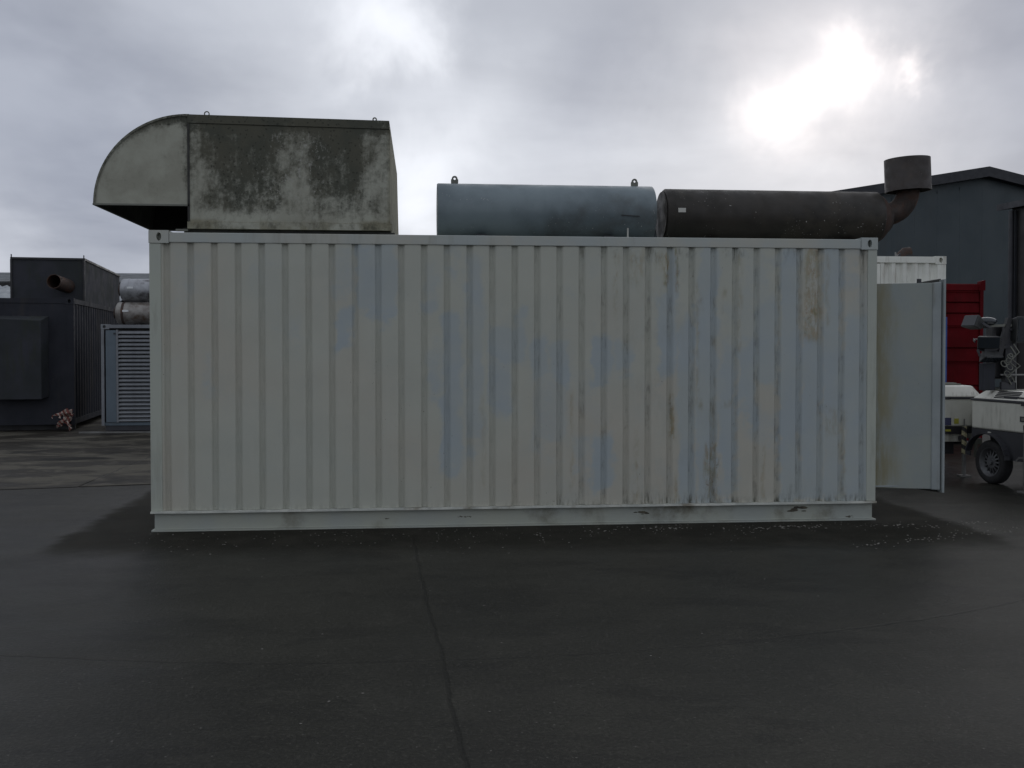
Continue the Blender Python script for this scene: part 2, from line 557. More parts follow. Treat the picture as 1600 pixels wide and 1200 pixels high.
M['bluepaint'] = worn('bright_blue_paint', (.020, .075, .30), rough=.5)
M['red_c'] = worn('dark_red_paint', (.115, .006, .009), (.080, .005, .007), .75, 0, 1.3, dirt=(.05, .006, .006), dirt_amt=.5, spec=.08)
M['trailer'] = worn('dirty_white_canopy', (.78, .77, .69), (.66, .65, .58), .45, 0, 2.5, dirt=(.2, .18, .13), dirt_amt=.6)
M['trailer_body'] = worn('off_white_body', (.60, .60, .53), (.50, .50, .44), .5, 0, 2.0, dirt=(.15, .14, .10), dirt_amt=.5)
M['black'] = worn('black_plastic', (.018, .018, .020), rough=.5)
M['charc'] = worn('charcoal_frame', (.035, .036, .042), rough=.55)
M['rubber'] = worn('tyre_rubber', (.022, .022, .023), rough=.8, scale=8)
M['galv'] = worn('galvanised_steel', (.22, .22, .21), (.15, .15, .145), .5, .5, 6)
M['rim'] = worn('silver_rim', (.13, .135, .14), (.09, .09, .095), .5, .4, 6)
M['yb'] = striped('yellow_black_stripe', (.40, .37, .22), (.02, .02, .02), 8.5, (.7, 0, 1.))
M['lamp_house'] = worn('lamp_housing', (.030, .032, .032), (.02, .022, .022), .5)
M['sticker_b'] = worn('navy_sticker', (.05, .055, .12), rough=.5)
M['sticker_y'] = worn('yellow_sticker', (.40, .38, .05), rough=.5)
M['chip'] = worn('pale_chips', (.16, .155, .135), (.18, .17, .15), .8, scale=10)
mg, tg, bg_, _ = new_mat('lamp_glass')
bg_.inputs['Base Color'].default_value = (.02, .025, .03, 1)
bg_.inputs['Roughness'].default_value = .06
bg_.inputs['Specular IOR Level'].default_value = .5
bg_.inputs['Coat Weight'].default_value = 0.0
M['glass'] = mg

# ------------------------------------------------------------------ ground

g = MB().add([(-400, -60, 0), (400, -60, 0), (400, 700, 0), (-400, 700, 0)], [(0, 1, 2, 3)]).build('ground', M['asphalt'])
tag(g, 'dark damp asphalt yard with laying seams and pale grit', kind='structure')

# concrete apron on the left, in slabs with recessed joints
apron = MB().add([(-40, 3.2, .003), (-2, 3.9, .003), (-2, 60, .003), (-40, 60, .003)], [(0, 1, 2, 3)]).build('concrete_apron', M['gutter'])
tag(apron, 'stained brown concrete slabs at the far left of the yard', kind='structure')
ROOTM[apron.name] = Matrix.Identity(4)


def slab_line(x):
    return 3.0 + (x + 5.957) * .20


xs = [-24.2, -19.4, -14.6, -9.85, -5.12, -2.0]
rows = [0, 4.35, 8.7, 13.0, 18, 24]
for i in range(5):
    for j in range(5):
        x0, x1 = xs[i] + .012, xs[i + 1] - .012
        f0 = slab_line(x0) + rows[j] + .012; f1 = slab_line(x1) + rows[j] + .012
        g0 = slab_line(x0) + rows[j + 1] - .012; g1 = slab_line(x1) + rows[j + 1] - .012
        h = .0065 + random.uniform(-.001, .001)
        sh = .03 * 0
        MB().hexa([(x0 - sh, f0, .001), (x1, f1, .001), (x1, g1, .001), (x0, g0, .001), (x0, f0, h), (x1, f1, h), (x1, g1, h), (x0, g0, h)]).build('slab', M['concrete'], apron)

# ------------------------------------------------------------------ main generator container
HX = 3.466
gc = empty('generator_container', (0, 1.22, 0), 0, 'long grey corrugated container with patchy blue repaint and rust streaks, filling the middle', 'container')

BLUE_P = [(-1.59, -1.21, 1.98, 2.64, 1), (-1.77, -1.63, 1.76, 2.12, 0.8), (-1.81, -1.62, 2.27, 2.61, 0.4), (-2.19, -2.08, 1.83, 2.0, 0.35), (-3.0, -2.89, 1.36, 1.62, 0.35), (-0.81, -0.61, 2.53, 2.64, 0.6), (-0.8, -0.61, 0.57, 1.96, 0.75), (-0.92, -0.8, 1.31, 1.71, 0.45), (-0.97, -0.8, 2.05, 2.48, 0.4), (-0.58, -0.4, 0.75, 2.58, 0.5), (-0.36, -0.13, 1.53, 1.92, 1), (-0.36, -0.13, 1.05, 1.53, 0.5), (-0.13, 0.01, 1.49, 1.92, 1), (0.06, 0.21, 1.35, 1.74, 1), (0.24, 0.41, 1.37, 1.71, 0.9), (0.65, 0.83, 1.4, 1.71, 0.95), (0.86, 1.04, 1.4, 1.71, 0.8), (0.06, 0.41, 0.74, 1.35, 0.35), (0.65, 0.83, 0.27, 0.79, 0.8), (0.46, 0.63, 0.58, 0.8, 0.4), (1.37, 1.45, 2.24, 2.64, 0.9), (1.3, 1.46, 1.44, 2.22, 0.9), (1.49, 1.64, 0.21, 1.95, 0.9), (1.69, 1.85, 0.23, 2.64, 0.95), (1.9, 2.04, 0.72, 1.76, 0.6), (2.08, 2.27, 1.06, 1.81, 0.9), (1.9, 2.06, 0.29, 1.11, 0.7), (2.29, 2.47, 1.32, 2.14, 0.8), (2.52, 2.68, 0.19, 2.65, 1), (2.72, 2.91, 0.19, 1.76, 0.9), (2.94, 3.1, 0.19, 2.65, 0.95), (3.15, 3.44, 0.18, 2.0, 0.85), (-2.57, -2.27, 1.95, 2.66, 0.2), (-3.28, -2.91, 2.12, 2.66, 0.25)]
RUST_P = [(0.43, 0.46, .35, 1.3, .35), (.86, .89, 1.9, 2.6, .4), (1.06, 1.09, .2, .9, .45), (2.07, 2.10, 1.7, 2.62, .45), (2.31, 2.34, .2, .8, .4), (2.95, 2.98, 1.9, 2.6, .4), (-.42, -.39, .3, 1.2, .25), (1.66, 1.69, 1.2, 2.3, .4), (3.13, 3.16, .25, 1.1, .4), (1.34, 1.38, 2.29, 2.61, 1), (1.45, 1.47, 2.21, 2.66, 1), (1.26, 1.33, 2.42, 2.64, 0.4), (2.73, 2.9, 1.76, 2.74, 0.55), (2.8, 2.87, 2.01, 2.11, 1), (1.92, 1.96, 2.18, 2.23, 0.7), (1.92, 1.96, 2.04, 2.1, 0.5), (1.68, 1.72, 2.07, 2.13, 0.8), (1.69, 1.73, 1.13, 1.21, 0.6), (1.4, 1.44, 0.79, 1.22, 0.8), (1.75, 1.88, 0.19, 0.72, 0.65), (1.79, 1.86, 0.72, 1.22, 0.3), (2.95, 3.09, 0.83, 1.11, 0.35), (1.44, 1.47, 0.21, 0.48, 0.5), (2.85, 2.91, 1.84, 1.93, 0.5), (1.91, 2.05, 1.14, 1.17, 0.6), (1.01, 1.16, 2.33, 2.62, 0.3)]


def wear_attr(vs, kind):
    V = np.array(vs)
    x, z = V[:, 0], V[:, 2]
    n1 = np.array([mn.fractal(Vector((a * 2.5, b * 3.5, 1.3)), .6, 2.1, 5) for a, b in zip(x, z)])
    n2 = np.array([mn.fractal(Vector((a * 7, b * 5, 7.7)), .6, 2.1, 4) for a, b in zip(x, z)])

    def sm(t): t = np.clip(t, 0, 1); return t * t * (3 - 2 * t)

    def patch(p, ex, ez, wx, wz):
        x0, x1, z0, z1, s = p
        X = x + n2 * wx; Z = z + n1 * wz
        a = sm((X - x0) / ex + .5) * sm((x1 - X) / ex + .5) * sm((Z - z0) / ez + .5) * sm((z1 - Z) / ez + .5)
        return a * s
    R = np.zeros_like(x); G = np.zeros_like(x); B = np.zeros_like(x)
    for p in BLUE_P: R = np.maximum(R, patch(p, .09, .26, .05, .20))
    R = R + .16 * sm((n1 + n2 * .5) * 1.2 + .15) + .10 * sm((x + .8) / 1.5) + .20 * sm((x - .8) / 2.5) * sm(n1 * 1.6 + .5)
    for p in RUST_P: G = np.maximum(G, patch(p, .035, .10, .02, .06))
    G = G + .10 * sm((x - .6) / .5) * sm((n1 + .1) * 2) * sm((2.0 - x) / .8)
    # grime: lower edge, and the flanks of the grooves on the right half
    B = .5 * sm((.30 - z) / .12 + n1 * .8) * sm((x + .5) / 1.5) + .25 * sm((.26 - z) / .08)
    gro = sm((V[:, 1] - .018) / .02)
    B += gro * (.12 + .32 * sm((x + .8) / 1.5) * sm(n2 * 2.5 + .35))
    B += .5 * sm((z - 2.45) / .2) * sm(n2 * 3 - .2) * sm((x - .4) / .5)
    return np.stack([R, G, B, np.ones_like(x)], 1)


# corrugated side panel as a fine grid
PER = .2142
cols = []
for i in range(32):
    c = -3.313 + i * PER
    for ox, y in ((-.034, .012), (-.0325, .0125), (-.024, .036), (-.014, .041), (.008, .041), (.018, .037), (.0345, .0125), (.036, .012)):
        cols.append((c + ox, y))
    if i < 31:
        for k in range(1, 8):
            q = c + .036 + (PER - .071) * k / 8
            cols.append((q, .012 - .0025 * math.sin(PI * k / 8)))
cols = [(-3.40, .012)] + cols + [(3.40, .012)]
NZ = 150
mbp = MB()
vs = []
dent = lambda x, z: .0055 * mn.noise(Vector((x * 1.7, z * 1.3, 4.2))) + .0035 * mn.noise(Vector((x * 5, z * 3, 9)))
for k in range(NZ + 1):
    z = .188 + (2.664 - .188) * k / NZ
    for (x, y) in cols:
        vs.append((x, y + dent(x, z), z))
nc = len(cols)
fs = [(k * nc + i, k * nc + i + 1, (k + 1) * nc + i + 1, (k + 1) * nc + i) for k in range(NZ) for i in range(nc - 1)]
mbp.add(vs, fs, True)
panel_front = mbp.build('side_panel', M['paint'], gc, attr=wear_attr(vs, 0))

# rear side and ends (simple corrugation)


def corr_strip(x0, x1, y, z0, z1, period=.28, depth=.036, sign=1):
    m = MB(); pts = []
    n = int((x1 - x0) / period)
    p = (x1 - x0) / n
    for i in range(n):
        a = x0 + i * p
        pts += [(a, y), (a + p * .27, y), (a + p * .48, y + depth * sign), (a + p * .77, y + depth * sign)]
    pts.append((x1, y))
    vs = [(q[0], q[1], z) for z in (z0, z1) for q in pts]
    k = len(pts)
    m.add(vs, [(i, i + 1, i + 1 + k, i + k) for i in range(k - 1)])
    return m


corr_strip(-3.40, 3.40, 2.425, .188, 2.664, sign=-1).build('rear_panel', M['post'], gc)
le = corr_strip(.07, 2.37, -HX + .02, .188, 2.664)
le.v = [(y, x, z) for x, y, z in le.v]
le.build('end_panel', M['post'], gc)
re = corr_strip(.80, 2.37, HX - .02, .188, 2.664, sign=-1)
re.v = [(y, x, z) for x, y, z in re.v]
re.build('end_panel', M['post'], gc)
box('door_header', M['post'], gc, HX - .05, HX - .004, .072, .80, 2.33, 2.655, bevel=.004)
box('door_sill', M['post'], gc, HX - .05, HX - .004, .072, .80, .20, .32, bevel=.004)
box('roof', M['post'], gc, -HX + .061, HX - .061, .061, 2.379, 2.715, 2.735)
box('floor', M['dark_in'], gc, -HX + .061, HX - .061, .061, 2.379, .19, .22)
# rails
box('top_rail', M['rail'], gc, -3.288, 3.300, .000, .060, 2.660, 2.752, bevel=.006)
box('top_rail', M['rail'], gc, -3.288, 3.300, 2.380, 2.440, 2.660, 2.752, bevel=.006)
for sx in (-1, 1):
    xa, xb = sorted((sx * HX, sx * (HX - .06)))
    box('top_end_rail', M['rail'], gc, xa, xb, .179, 2.261, 2.660, 2.752, bevel=.006)
# bottom lip: slightly buckled strip standing proud under the corrugations
lip = MB()
n = 120
pts = []
for i in range(n + 1):
    x = -HX + 2 * HX * i / n
    w = .0025 * mn.noise(Vector((x * 2.5, 0, 0)))
    pts.append((x, w))
vs = []
for x, w in pts:
    vs += [(x, -.024 + w, .168 + w), (x, .06, .168 + w), (x, .06, .186 + w), (x, -.024 + w, .186 + w)]
fs = [(0, 1, 2, 3)]
for i in range(n):
    a = i * 4
    for k in range(4):
        fs.append((a + k, a + 4 + k, a + 4 + (k + 1) % 4, a + (k + 1) % 4))
fs.append((n * 4 + 3, n * 4 + 2, n * 4 + 1, n * 4))
lip.add(vs, fs)
lip.build('bottom_rail', worn('lip_highlight_paint', (.60, .61, .55), (.42, .44, .40), .5, scale=5, dirt=(.16, .13, .08), dirt_amt=.7, streak=False), gc)  # paler than the other rails: sky highlight on the lip painted into the colour
# corner posts
box('corner_post', M['post'], gc, -HX, -3.362, .001, .10, .187, 2.650, bevel=.005)
box('corner_post', M['post'], gc, 3.372, HX, .001, .10, .187, 2.650, bevel=.005)
box('corner_post', M['post'], gc, -HX, -3.362, 2.34, 2.439, .187, 2.650, bevel=.005)
box('corner_post', M['post'], gc, 3.372, HX, 2.34, 2.439, .187, 2.650, bevel=.005)


def casting(x0, x1, z0, z1, yf, depth, hx, hz, rx, rz, sgn=1):
    """block whose front face (at yf) has an oval hole with a pocket behind"""
    m = MB(); n = 24
    cx_, cz_ = hx, hz
    E_ = []; O_ = []
    for k in range(n):
        a = 2 * PI * k / n
        c, s_ = math.cos(a), math.sin(a)
        E_.append((cx_ + rx * c, cz_ + rz * s_))
        tx = ((x1 - cx_) if c > 0 else (x0 - cx_)) / c if abs(c) > 1e-6 else 1e9
        tz = ((z1 - cz_) if s_ > 0 else (z0 - cz_)) / s_ if abs(s_) > 1e-6 else 1e9
        tt = min(tx, tz)
        O_.append((cx_ + tt * c, cz_ + tt * s_))
    # snap nearest outer points to corners
    for qx in (x0, x1):
        for qz in (z0, z1):
            j = min(range(n), key=lambda i: (O_[i][0] - qx) ** 2 + (O_[i][1] - qz) ** 2)
            O_[j] = (qx, qz)
    yb = yf + depth * sgn; yp = yf + min(.07, depth * .5) * sgn
    vs = [(p[0], yf, p[1]) for p in E_] + [(p[0], yf, p[1]) for p in O_] + [(p[0], yp, p[1]) for p in E_] + [(p[0], yb, p[1]) for p in O_]
    fs = []
    for k in range(n):
        j = (k + 1) % n
        fs += [(k, n + k, n + j, j), (2 * n + k, k, j, 2 * n + j), (n + k, 3 * n + k, 3 * n + j, n + j)]
    fs += [tuple(range(2 * n, 3 * n)), tuple(range(4 * n - 1, 3 * n - 1, -1))]
    if sgn < 0: fs = [f[::-1] for f in fs]
    m.add(vs, fs)
    return m


casting(-HX - .004, -3.290, 2.652, 2.770, -.005, .178, -3.378, 2.711, .022, .037).build('corner_casting', M['rail'], gc, bevel=.003)
casting(3.302, HX + .004, 2.652, 2.770, -.005, .178, 3.388, 2.711, .022, .037).build('corner_casting', M['rail'], gc, bevel=.003)
casting(-HX - .004, -3.290, 2.652, 2.770, 2.445, .178, -3.378, 2.711, .022, .037, -1).build('corner_casting', M['rail'], gc, bevel=.003)
casting(3.302, HX + .004, 2.652, 2.770, 2.445, .178, 3.388, 2.711, .022, .037, -1).build('corner_casting', M['rail'], gc, bevel=.003)
# base beam: web set back, foot flange at ground
for y0, y1, ff0, ff1 in ((.018, .030, -.022, .10), (2.41, 2.422, 2.34, 2.462)):
    b_ = MB().box(-3.437, 3.437, y0, y1, .015, .167)
    b_.box(-HX + .008, HX - .006, ff0, ff1, .001, .0145)
    b_.build('base_beam', M['beam'], gc)
for x in (-3.40, 0, 3.40):
    box('cross_beam', M['beam'], gc, x - .04, x + .03, .032, 2.408, .016, .166)

# scrapes on the base beam (bare primer, slightly proud lumps of old paint)
dl = MB()
for (x, z, w, h) in [(-1.30, .085, .05, .006), (-.62, .092, .045, .006), (-.55, .09, .06, .005), (1.14, .102, .16, .012), (2.70, .112, .22, .020), (3.22, .035, .08, .008)]:
    for k in range(7):
        a = x + random.uniform(-w, w) / 2; b = z + random.uniform(-h, h)
        r = w * random.uniform(.12, .3)
        q = [(a + r * math.cos(t) * random.uniform(.7, 1), .0165, b + r * .25 * math.sin(t) * random.uniform(.7, 1)) for t in [i * PI / 4 for i in range(8)]]
        dl.add([(p[0], .0165 - .0002 * k, p[2]) for p in q], [tuple(range(8))])
sc_ = dl.build('scrape', worn('scraped_primer', (.10, .09, .06), (.05, .045, .035), .8, scale=12), gc)
sc_['kind'] = 'stuff'

# open door at the right end
da = MB().hexa([(3.472, .075, .305), (4.085, .020, .292), (4.085, .055, .292), (3.472, .110, .305),
                (3.472, .075, 2.325), (4.085, .020, 2.336), (4.085, .055, 2.336), (3.472, .110, 2.325)])
door = da.build('door', M['door'], gc, bevel=.004)
ed = MB().hexa([(4.045, .012, .288), (4.125, -.010, .284), (4.125, .05, .284), (4.045, .05, .288),
                (4.045, .012, 2.336), (4.125, -.010, 2.345), (4.125, .05, 2.345), (4.045, .05, 2.336)])
ed.build('edge_channel', M['door_lip'], door, bevel=.008)
fl = MB().hexa([(4.135, -.03, .262), (4.158, -.03, .258), (4.158, .22, .262), (4.135, .22, .268),
                (4.135, -.03, 2.368), (4.158, -.03, 2.372), (4.158, .22, 2.36), (4.135, .22, 2.355)])
fl.build('edge_flange', M['door_lip'], door, bevel=.003)
wg = MB().hexa([(3.93, .10, .285), (4.150, .06, .252), (4.150, .20, .252), (3.93, .20, .285),
                (3.93, .10, 2.338), (4.150, .06, 2.378), (4.150, .20, 2.378), (3.93, .20, 2.338)])
wg.build('back_flange', M['hood_dark'], door)
MB().cyl((3.93, .07, 2.335), (3.93, .07, 2.375), .022, 12).build('top_pin', M['charc'], door)
for z in (.55, 1.3, 2.1):
    MB().cyl((3.476, .062, z - .05), (3.476, .062, z + .05), .012, 10).build('hinge', M['door'], door)
MB().box(3.49, 4.04, .052, .072, .315, .330).build('bottom_lip', M['door_lip'], door)

# ------------------------------------------------------------------ air hood on the roof, left
hood = empty('air_hood', (-2.2, 1.25, 2.74), 0, 'big sheet metal air hood with black mould stains and curved snout, on the container roof', 'air duct')
HY0, HY1 = .17, 2.28
XL, XR = -3.150, -1.280
ZT_L, ZT_R, ZB = 3.868, 3.846, 2.806


def hood_wear(vs, fn):
    out = []
    for (x, y, z) in vs:
        out.append(tuple(fn(x, z)) + (1,))
    return out


def sstep(a, b, t):
    t = min(1, max(0, (t - a) / (b - a)))
    return t * t * (3 - 2 * t)


def front_fn(x, z):
    s = (x - XL) / (XR - XL); t = (3.868 - z) / (3.868 - ZB)
    n = mn.fractal(Vector((x * 4, z * 2.2, 2)), .7, 2.0, 5)
    n2 = mn.fractal(Vector((x * 9, z * 7, 5)), .7, 2.0, 4)
    d = .40
    d += .34 * sstep(.05, .18, s + n * .05) * sstep(.50, .40, s + n * .05) * sstep(.90, .74, t + n * .10)
    d += .36 * sstep(.55, .68, s + n * .05) * sstep(.90, .82, s + n * .04) * sstep(.86, .62, t + n * .2)
    d += .18 * sstep(.55, .28, t + n * .15)
    d += .30 * sstep(.17, .11, t)
    d -= .09 * sstep(.38, .47, s) * sstep(.62, .55, s) * sstep(.16, .3, t)
    d -= .22 * sstep(.80, .90, t)
    d -= .16 * sstep(.14, .03, s) * sstep(.30, .5, t)
    d -= .10 * sstep(.87, .95, s) * sstep(.2, .3, t)
    if t > .925: d += .16
    d += .28 * sstep(.03, .0, s) * sstep(.9, .5, t) * (.6 + n2)
    sp = sstep(.36, .46, s) * sstep(.75, .6, s) + .5 * sstep(.20, .3, s) * sstep(.5, .4, s) * sstep(.3, .5, t)
    sp *= sstep(.08, .2, t) * (1 - .5 * sstep(.85, .95, t))
    yl = .9 * sstep(.90, .94, t) * max(0, .5 + n * 1.5) + .8 * sstep(.985, 1.0, s)
    return (max(0, min(1, d + .26 * n2 + .22 * n)), min(1, sp), max(0, min(1, yl)))


def grid_front(x0, x1, zf0, zf1, y, nx, nz):
    vs = []
    for k in range(nz + 1):
        for i in range(nx + 1):
            x = x0 + (x1 - x0) * i / nx
            za = zf0(x); zb = zf1(x)
            vs.append((x, y, za + (zb - za) * k / nz))
    w = nx + 1
    fs = [(k * w + i, k * w + i + 1, (k + 1) * w + i + 1, (k + 1) * w + i) for k in range(nz) for i in range(nx)]
    return vs, fs


ztop = lambda x: ZT_L + (ZT_R - ZT_L) * (x - XL) / (XR - XL)
ft = MB()
vs, fs = grid_front(XL, XR + .004, lambda x: ZB + .065, lambda x: ztop(x) - .082, HY0, 110, 60)
ft.add(vs, fs)
ft.build('front_sheet', M['mould'], hood, attr=hood_wear(ft.v, front_fn))
# top strip: folded lid edge, lapping 4 mm over the sheet
lt = MB()
vs, fs = grid_front(XL, XR - .003, lambda x: ztop(x) - .078, lambda x: ztop(x), HY0 - .008, 110, 6)
lt.add(vs, fs)
k0 = len(lt.v)
lt.add([(XL, HY0 - .008, ZT_L - .078), (XR - .003, HY0 - .008, ZT_R - .078), (XR - .003, HY0 + .004, ZT_R - .078), (XL, HY0 + .004, ZT_L - .078)], [(0, 3, 2, 1)])
lt.add([(XL, HY0 - .008, ZT_L), (XR - .003, HY0 - .008, ZT_R), (XR - .04, HY1, ZT_R), (XL, HY1, ZT_L)], [(0, 1, 2, 3)])
lt.build('lid', M['mould'], hood, attr=hood_wear(lt.v, front_fn))
# bottom flange
bf = MB()
vs, fs = grid_front(XL - .006, XR + .018, lambda x: ZB, lambda x: ZB + .062, HY0 - .014, 110, 4)
bf.add(vs, fs)
bf.add([(XL - .006, HY0 - .014, ZB + .062), (XR + .018, HY0 - .014, ZB + .062), (XR + .018, HY0 + .01, ZB + .070), (XL - .006, HY0 + .01, ZB + .070)], [(0, 1, 2, 3)])
bf.add([(XL - .006, HY0 - .014, ZB), (XR + .018, HY0 - .014, ZB), (XR + .018, HY0 + .05, ZB), (XL - .006, HY0 + .05, ZB)], [(3, 2, 1, 0)])
bf.build('bottom_flange', M['mould'], hood, attr=hood_wear(bf.v, front_fn))
# right end: sloped sheet whose back corner stands further out
es = MB()
es.add([(XR + .004, HY0, ZB), (XR + .055, HY1, ZB), (XR + .035, HY1, 3.70), (XR - .003, HY0 + .002, ZT_R)], [(0, 1, 2, 3)])
es.add([(XR + .055, HY1, ZB), (XL, HY1, ZB), (XL, HY1, ZT_L), (XR - .04, HY1, ZT_R), (XR + .035, HY1, 3.70)], [(0, 1, 2, 3, 4)])
es.add([(XR - .003, HY0, ZT_R), (XR + .035, HY1, 3.70), (XR - .04, HY1, ZT_R)], [(0, 1, 2)])
es.build('end_sheet', M['mould'], hood, attr=[(.45, .2, .9, 1)] * len(es.v))
# base curb under the hood, set in
cb = MB().box(-3.20, XR + .0, HY0 + .05, HY1 - .05, 2.737, 2.803)
cb.build('curb', M['hood_dark'], hood)
MB().box(XR - .10, XR + .045, HY0 + .02, HY0 + .10, 2.737, 2.790).build('foot', M['hood_dark'], hood)
# snout: quarter ellipse
CX, CZ, RX, RZ = XL + .012, 3.022, .862, .842
NA = 28


def snout_fn(x, z):
    r = math.hypot((x - CX) / RX, (z - CZ) / RZ)
    a = math.atan2((z - CZ) / RZ, -(x - CX) / RX)
    n = mn.fractal(Vector((x * 5, z * 5, 3)), .7, 2, 4)
    d = .0 + .72 * sstep(.86, 1.0, r + n * .03) * sstep(.35, 1.0, a) + .6 * sstep(-.10, -.01, x - CX + n * .04) * sstep(3.05, 3.35, z)
    d += .25 * sstep(.75, 1.0, r) * sstep(.8, 1.5, a)
    return (max(0, min(1, d + .08 * n)), .1, .05)


sn = MB()
vs = []; fs = []
NR = 24
for j in range(NR + 1):
    r = j / NR
    for k in range(NA + 1):
        a = PI / 2 * k / NA
        vs.append((CX - RX * r * math.cos(a), HY0 + .006, CZ + RZ * r * math.sin(a)))
w = NA + 1
for j in range(NR):
    for k in range(NA):
        q = (j * w + k, (j + 1) * w + k, (j + 1) * w + k + 1, j * w + k + 1)
        fs.append(q if j else q[1:] + ())
sn.add(vs, fs)
sn.build('snout_side', M['mould'], hood, attr=hood_wear(sn.v, snout_fn))
sn2 = MB()
rvs = [(x, HY1 - .004, z) for x, y, z in vs]
sn2.add(rvs, [f[::-1] for f in fs])
sn2.build('snout_side', M['mould'], hood, attr=hood_wear(sn2.v, snout_fn))
# curved shell (outer and inner skin)
sh = MB(); vs = []; fs = []
arc = [(CX - (RX + .008) * math.cos(PI / 2 * k / NA), CZ + (RZ + .008) * math.sin(PI / 2 * k / NA)) for k in range(NA + 1)]
arci = [(CX - (RX - .012) * math.cos(PI / 2 * k / NA), CZ + (RZ - .012) * math.sin(PI / 2 * k / NA)) for k in range(NA + 1)]
for (x, z) in arc: vs += [(x, HY0 - .004, z), (x, HY1 + .006, z)]
for k in range(NA): fs.append((2 * k, 2 * k + 1, 2 * k + 3, 2 * k + 2))
sh.add(vs, fs, True)
sh.add([(x, HY0 - .004, z) for x, z in arc] + [(x, HY0 - .004, z) for x, z in arci], [(k, k + 1, NA + 2 + k, NA + 1 + k) for k in range(NA)])
sh.build('snout_shell', M['mould'], hood, attr=[(.62, .1, .1, 1)] * len(sh.v))
si = MB(); vs = []; fs = []
for (x, z) in arci: vs += [(x, HY0 + .012, z), (x, HY1 - .010, z)]
for k in range(NA): fs.append((2 * k, 2 * k + 2, 2 * k + 3, 2 * k + 1))
si.add(vs, fs, True)
# inner faces of the sides
NAi = NA + 1
si.add([(x, HY0 + .012, z) for x, z in arci] + [(CX, HY0 + .012, CZ)], [(k + 1, k, NAi) for k in range(NA)])
si.add([(x, HY1 - .010, z) for x, z in arci] + [(CX, HY1 - .010, CZ)], [(k, k + 1, NAi) for k in range(NA)])
# box left wall (mesh side) under the snout
si.add([(XL + .002, HY0 + .012, ZB), (XL + .002, HY1 - .01, ZB), (XL + .002, HY1 - .01, 3.86), (XL + .002, HY0 + .012, 3.86)], [(0, 1, 2, 3)])
si.build('snout_lining', M['hood_dark'], hood)
jt = MB().box(XL - .004, XL + .016, HY0 - .006, HY0 + .004, ZB + .070, ZT_L - .086)
jt.build('joint_strip', M['hood_dark'], hood)
# lips around the opening
lp = MB().box(CX - RX - .012, CX, HY0 - .006, HY0 + .016, CZ - .006, CZ + .010)
lp.box(CX - RX - .012, CX - RX + .012, HY0 + .016, HY1, CZ - .006, CZ + .010)
lp.box(CX - RX - .012, CX, HY1 - .012, HY1 + .008, CZ - .006, CZ + .010)
lp.build('opening_lip', M['lug'], hood)
for q in ((-3.27, XL - .008, HY0 + .02, HY0 + .05, 2.785, 2.805), (-3.40, XL, 1.1, 1.13, 2.90, 2.92), (-3.30, XL, 1.7, 1.73, 2.90, 2.93)):
    MB().box(*q).build('bracket', M['lug'], hood)


def ring(cx_, y, cz_, r, w, n=14):
    m = MB()
    pts = [(cx_ + r * math.cos(2 * PI * k / n), y, cz_ + r * math.sin(2 * PI * k / n)) for k in range(n + 1)]
    return m.tube(pts, w, 6, caps=False)


ring(-3.00, .30, 3.905, .022, .006).build('lifting_eye', M['lug'], hood)
ring(-1.425, .30, 3.885, .016, .007).build('lifting_eye', M['lug'], hood)
ring(-3.00, 2.1, 3.905, .022, .006).build('lifting_eye', M['lug'], hood)
ring(-1.425, 2.1, 3.885, .016, .007).build('lifting_eye', M['lug'], hood)

# ------------------------------------------------------------------ blue-grey silencer
SY, SR = .46, .272
SZ1 = 3.035
s1 = empty('silencer', (.23, SY, 2.74), 0, 'blue-grey steel cylinder with two lifting lugs, lying in the middle of the container roof', 'exhaust silencer', 'silencers on the grey container roof')


def drum_x(x0, x1, y, z, r, n=64, bev=.008):
    xs_ = [x0, x0 + bev] + [x0 + bev + (x1 - x0 - 2 * bev) * k / 14 for k in range(1, 14)] + [x1 - bev, x1]
    return MB().tube([(q, y, z) for q in xs_], [r - bev] + [r] * (len(xs_) - 2) + [r - bev], n)


drum_x(-.826, 1.315, SY, SZ1, SR).build('shell', M['blue_sil'], s1)
for x in (-.4, .85):
    m = MB().box(x - .05, x + .05, SY - .20, SY + .20, 2.736, 2.79)
    m.build('saddle', M['charc'], s1)
# welded seam bands
MB().tube([(.205, SY, SZ1), (.212, SY, SZ1)], SR + .0015, 64, caps=False).build('weld_seam', M['blue_sil'], s1)


def lug(cx_, z0, y, parent, w=.072, h=.085):
    m = MB(); n = 24; outer = []; inner = []
    r = w * .40; cz_ = z0 + h - r
    for k in range(n):
        a = 2 * PI * k / n
        c, s_ = math.cos(a), math.sin(a)
        inner.append((cx_ + .0115 * c, cz_ + .0115 * s_))
        if s_ >= 0: outer.append((cx_ + r * c, cz_ + r * s_))
        else:
            tt = min((cz_ - z0) / -s_, (w / 2) / max(abs(c), 1e-6))
            outer.append((cx_ + tt * c, max(z0, cz_ + tt * s_)))
    vs = [(p[0], y, p[1]) for p in outer + inner] + [(p[0], y + .014, p[1]) for p in outer + inner]
    fs = []
    for k in range(n):
        j = (k + 1) % n
        fs += [(k, j, n + j, n + k), (2 * n + k, 3 * n + k, 3 * n + j, 2 * n + j), (k, 2 * n + k, 2 * n + j, j), (n + k, n + j, 3 * n + j, 3 * n + k)]
    m.add(vs, fs)
    return m.build('lifting_lug', M['lug'], parent)


lug(-.652, SZ1 + SR - .006, SY, s1)
lug(1.148, SZ1 + SR - .006, SY, s1)
MB().cyl((1.02, SY - .285, 2.752), (1.02, SY - .285, 2.858), .008, 10).build('drain_pipe', M['white_plate'], s1)
MB().bar((.96, SY - .274, 2.985), (1.14, SY - .275, 2.975), .003, .008).build('scratch', M['black'], s1)

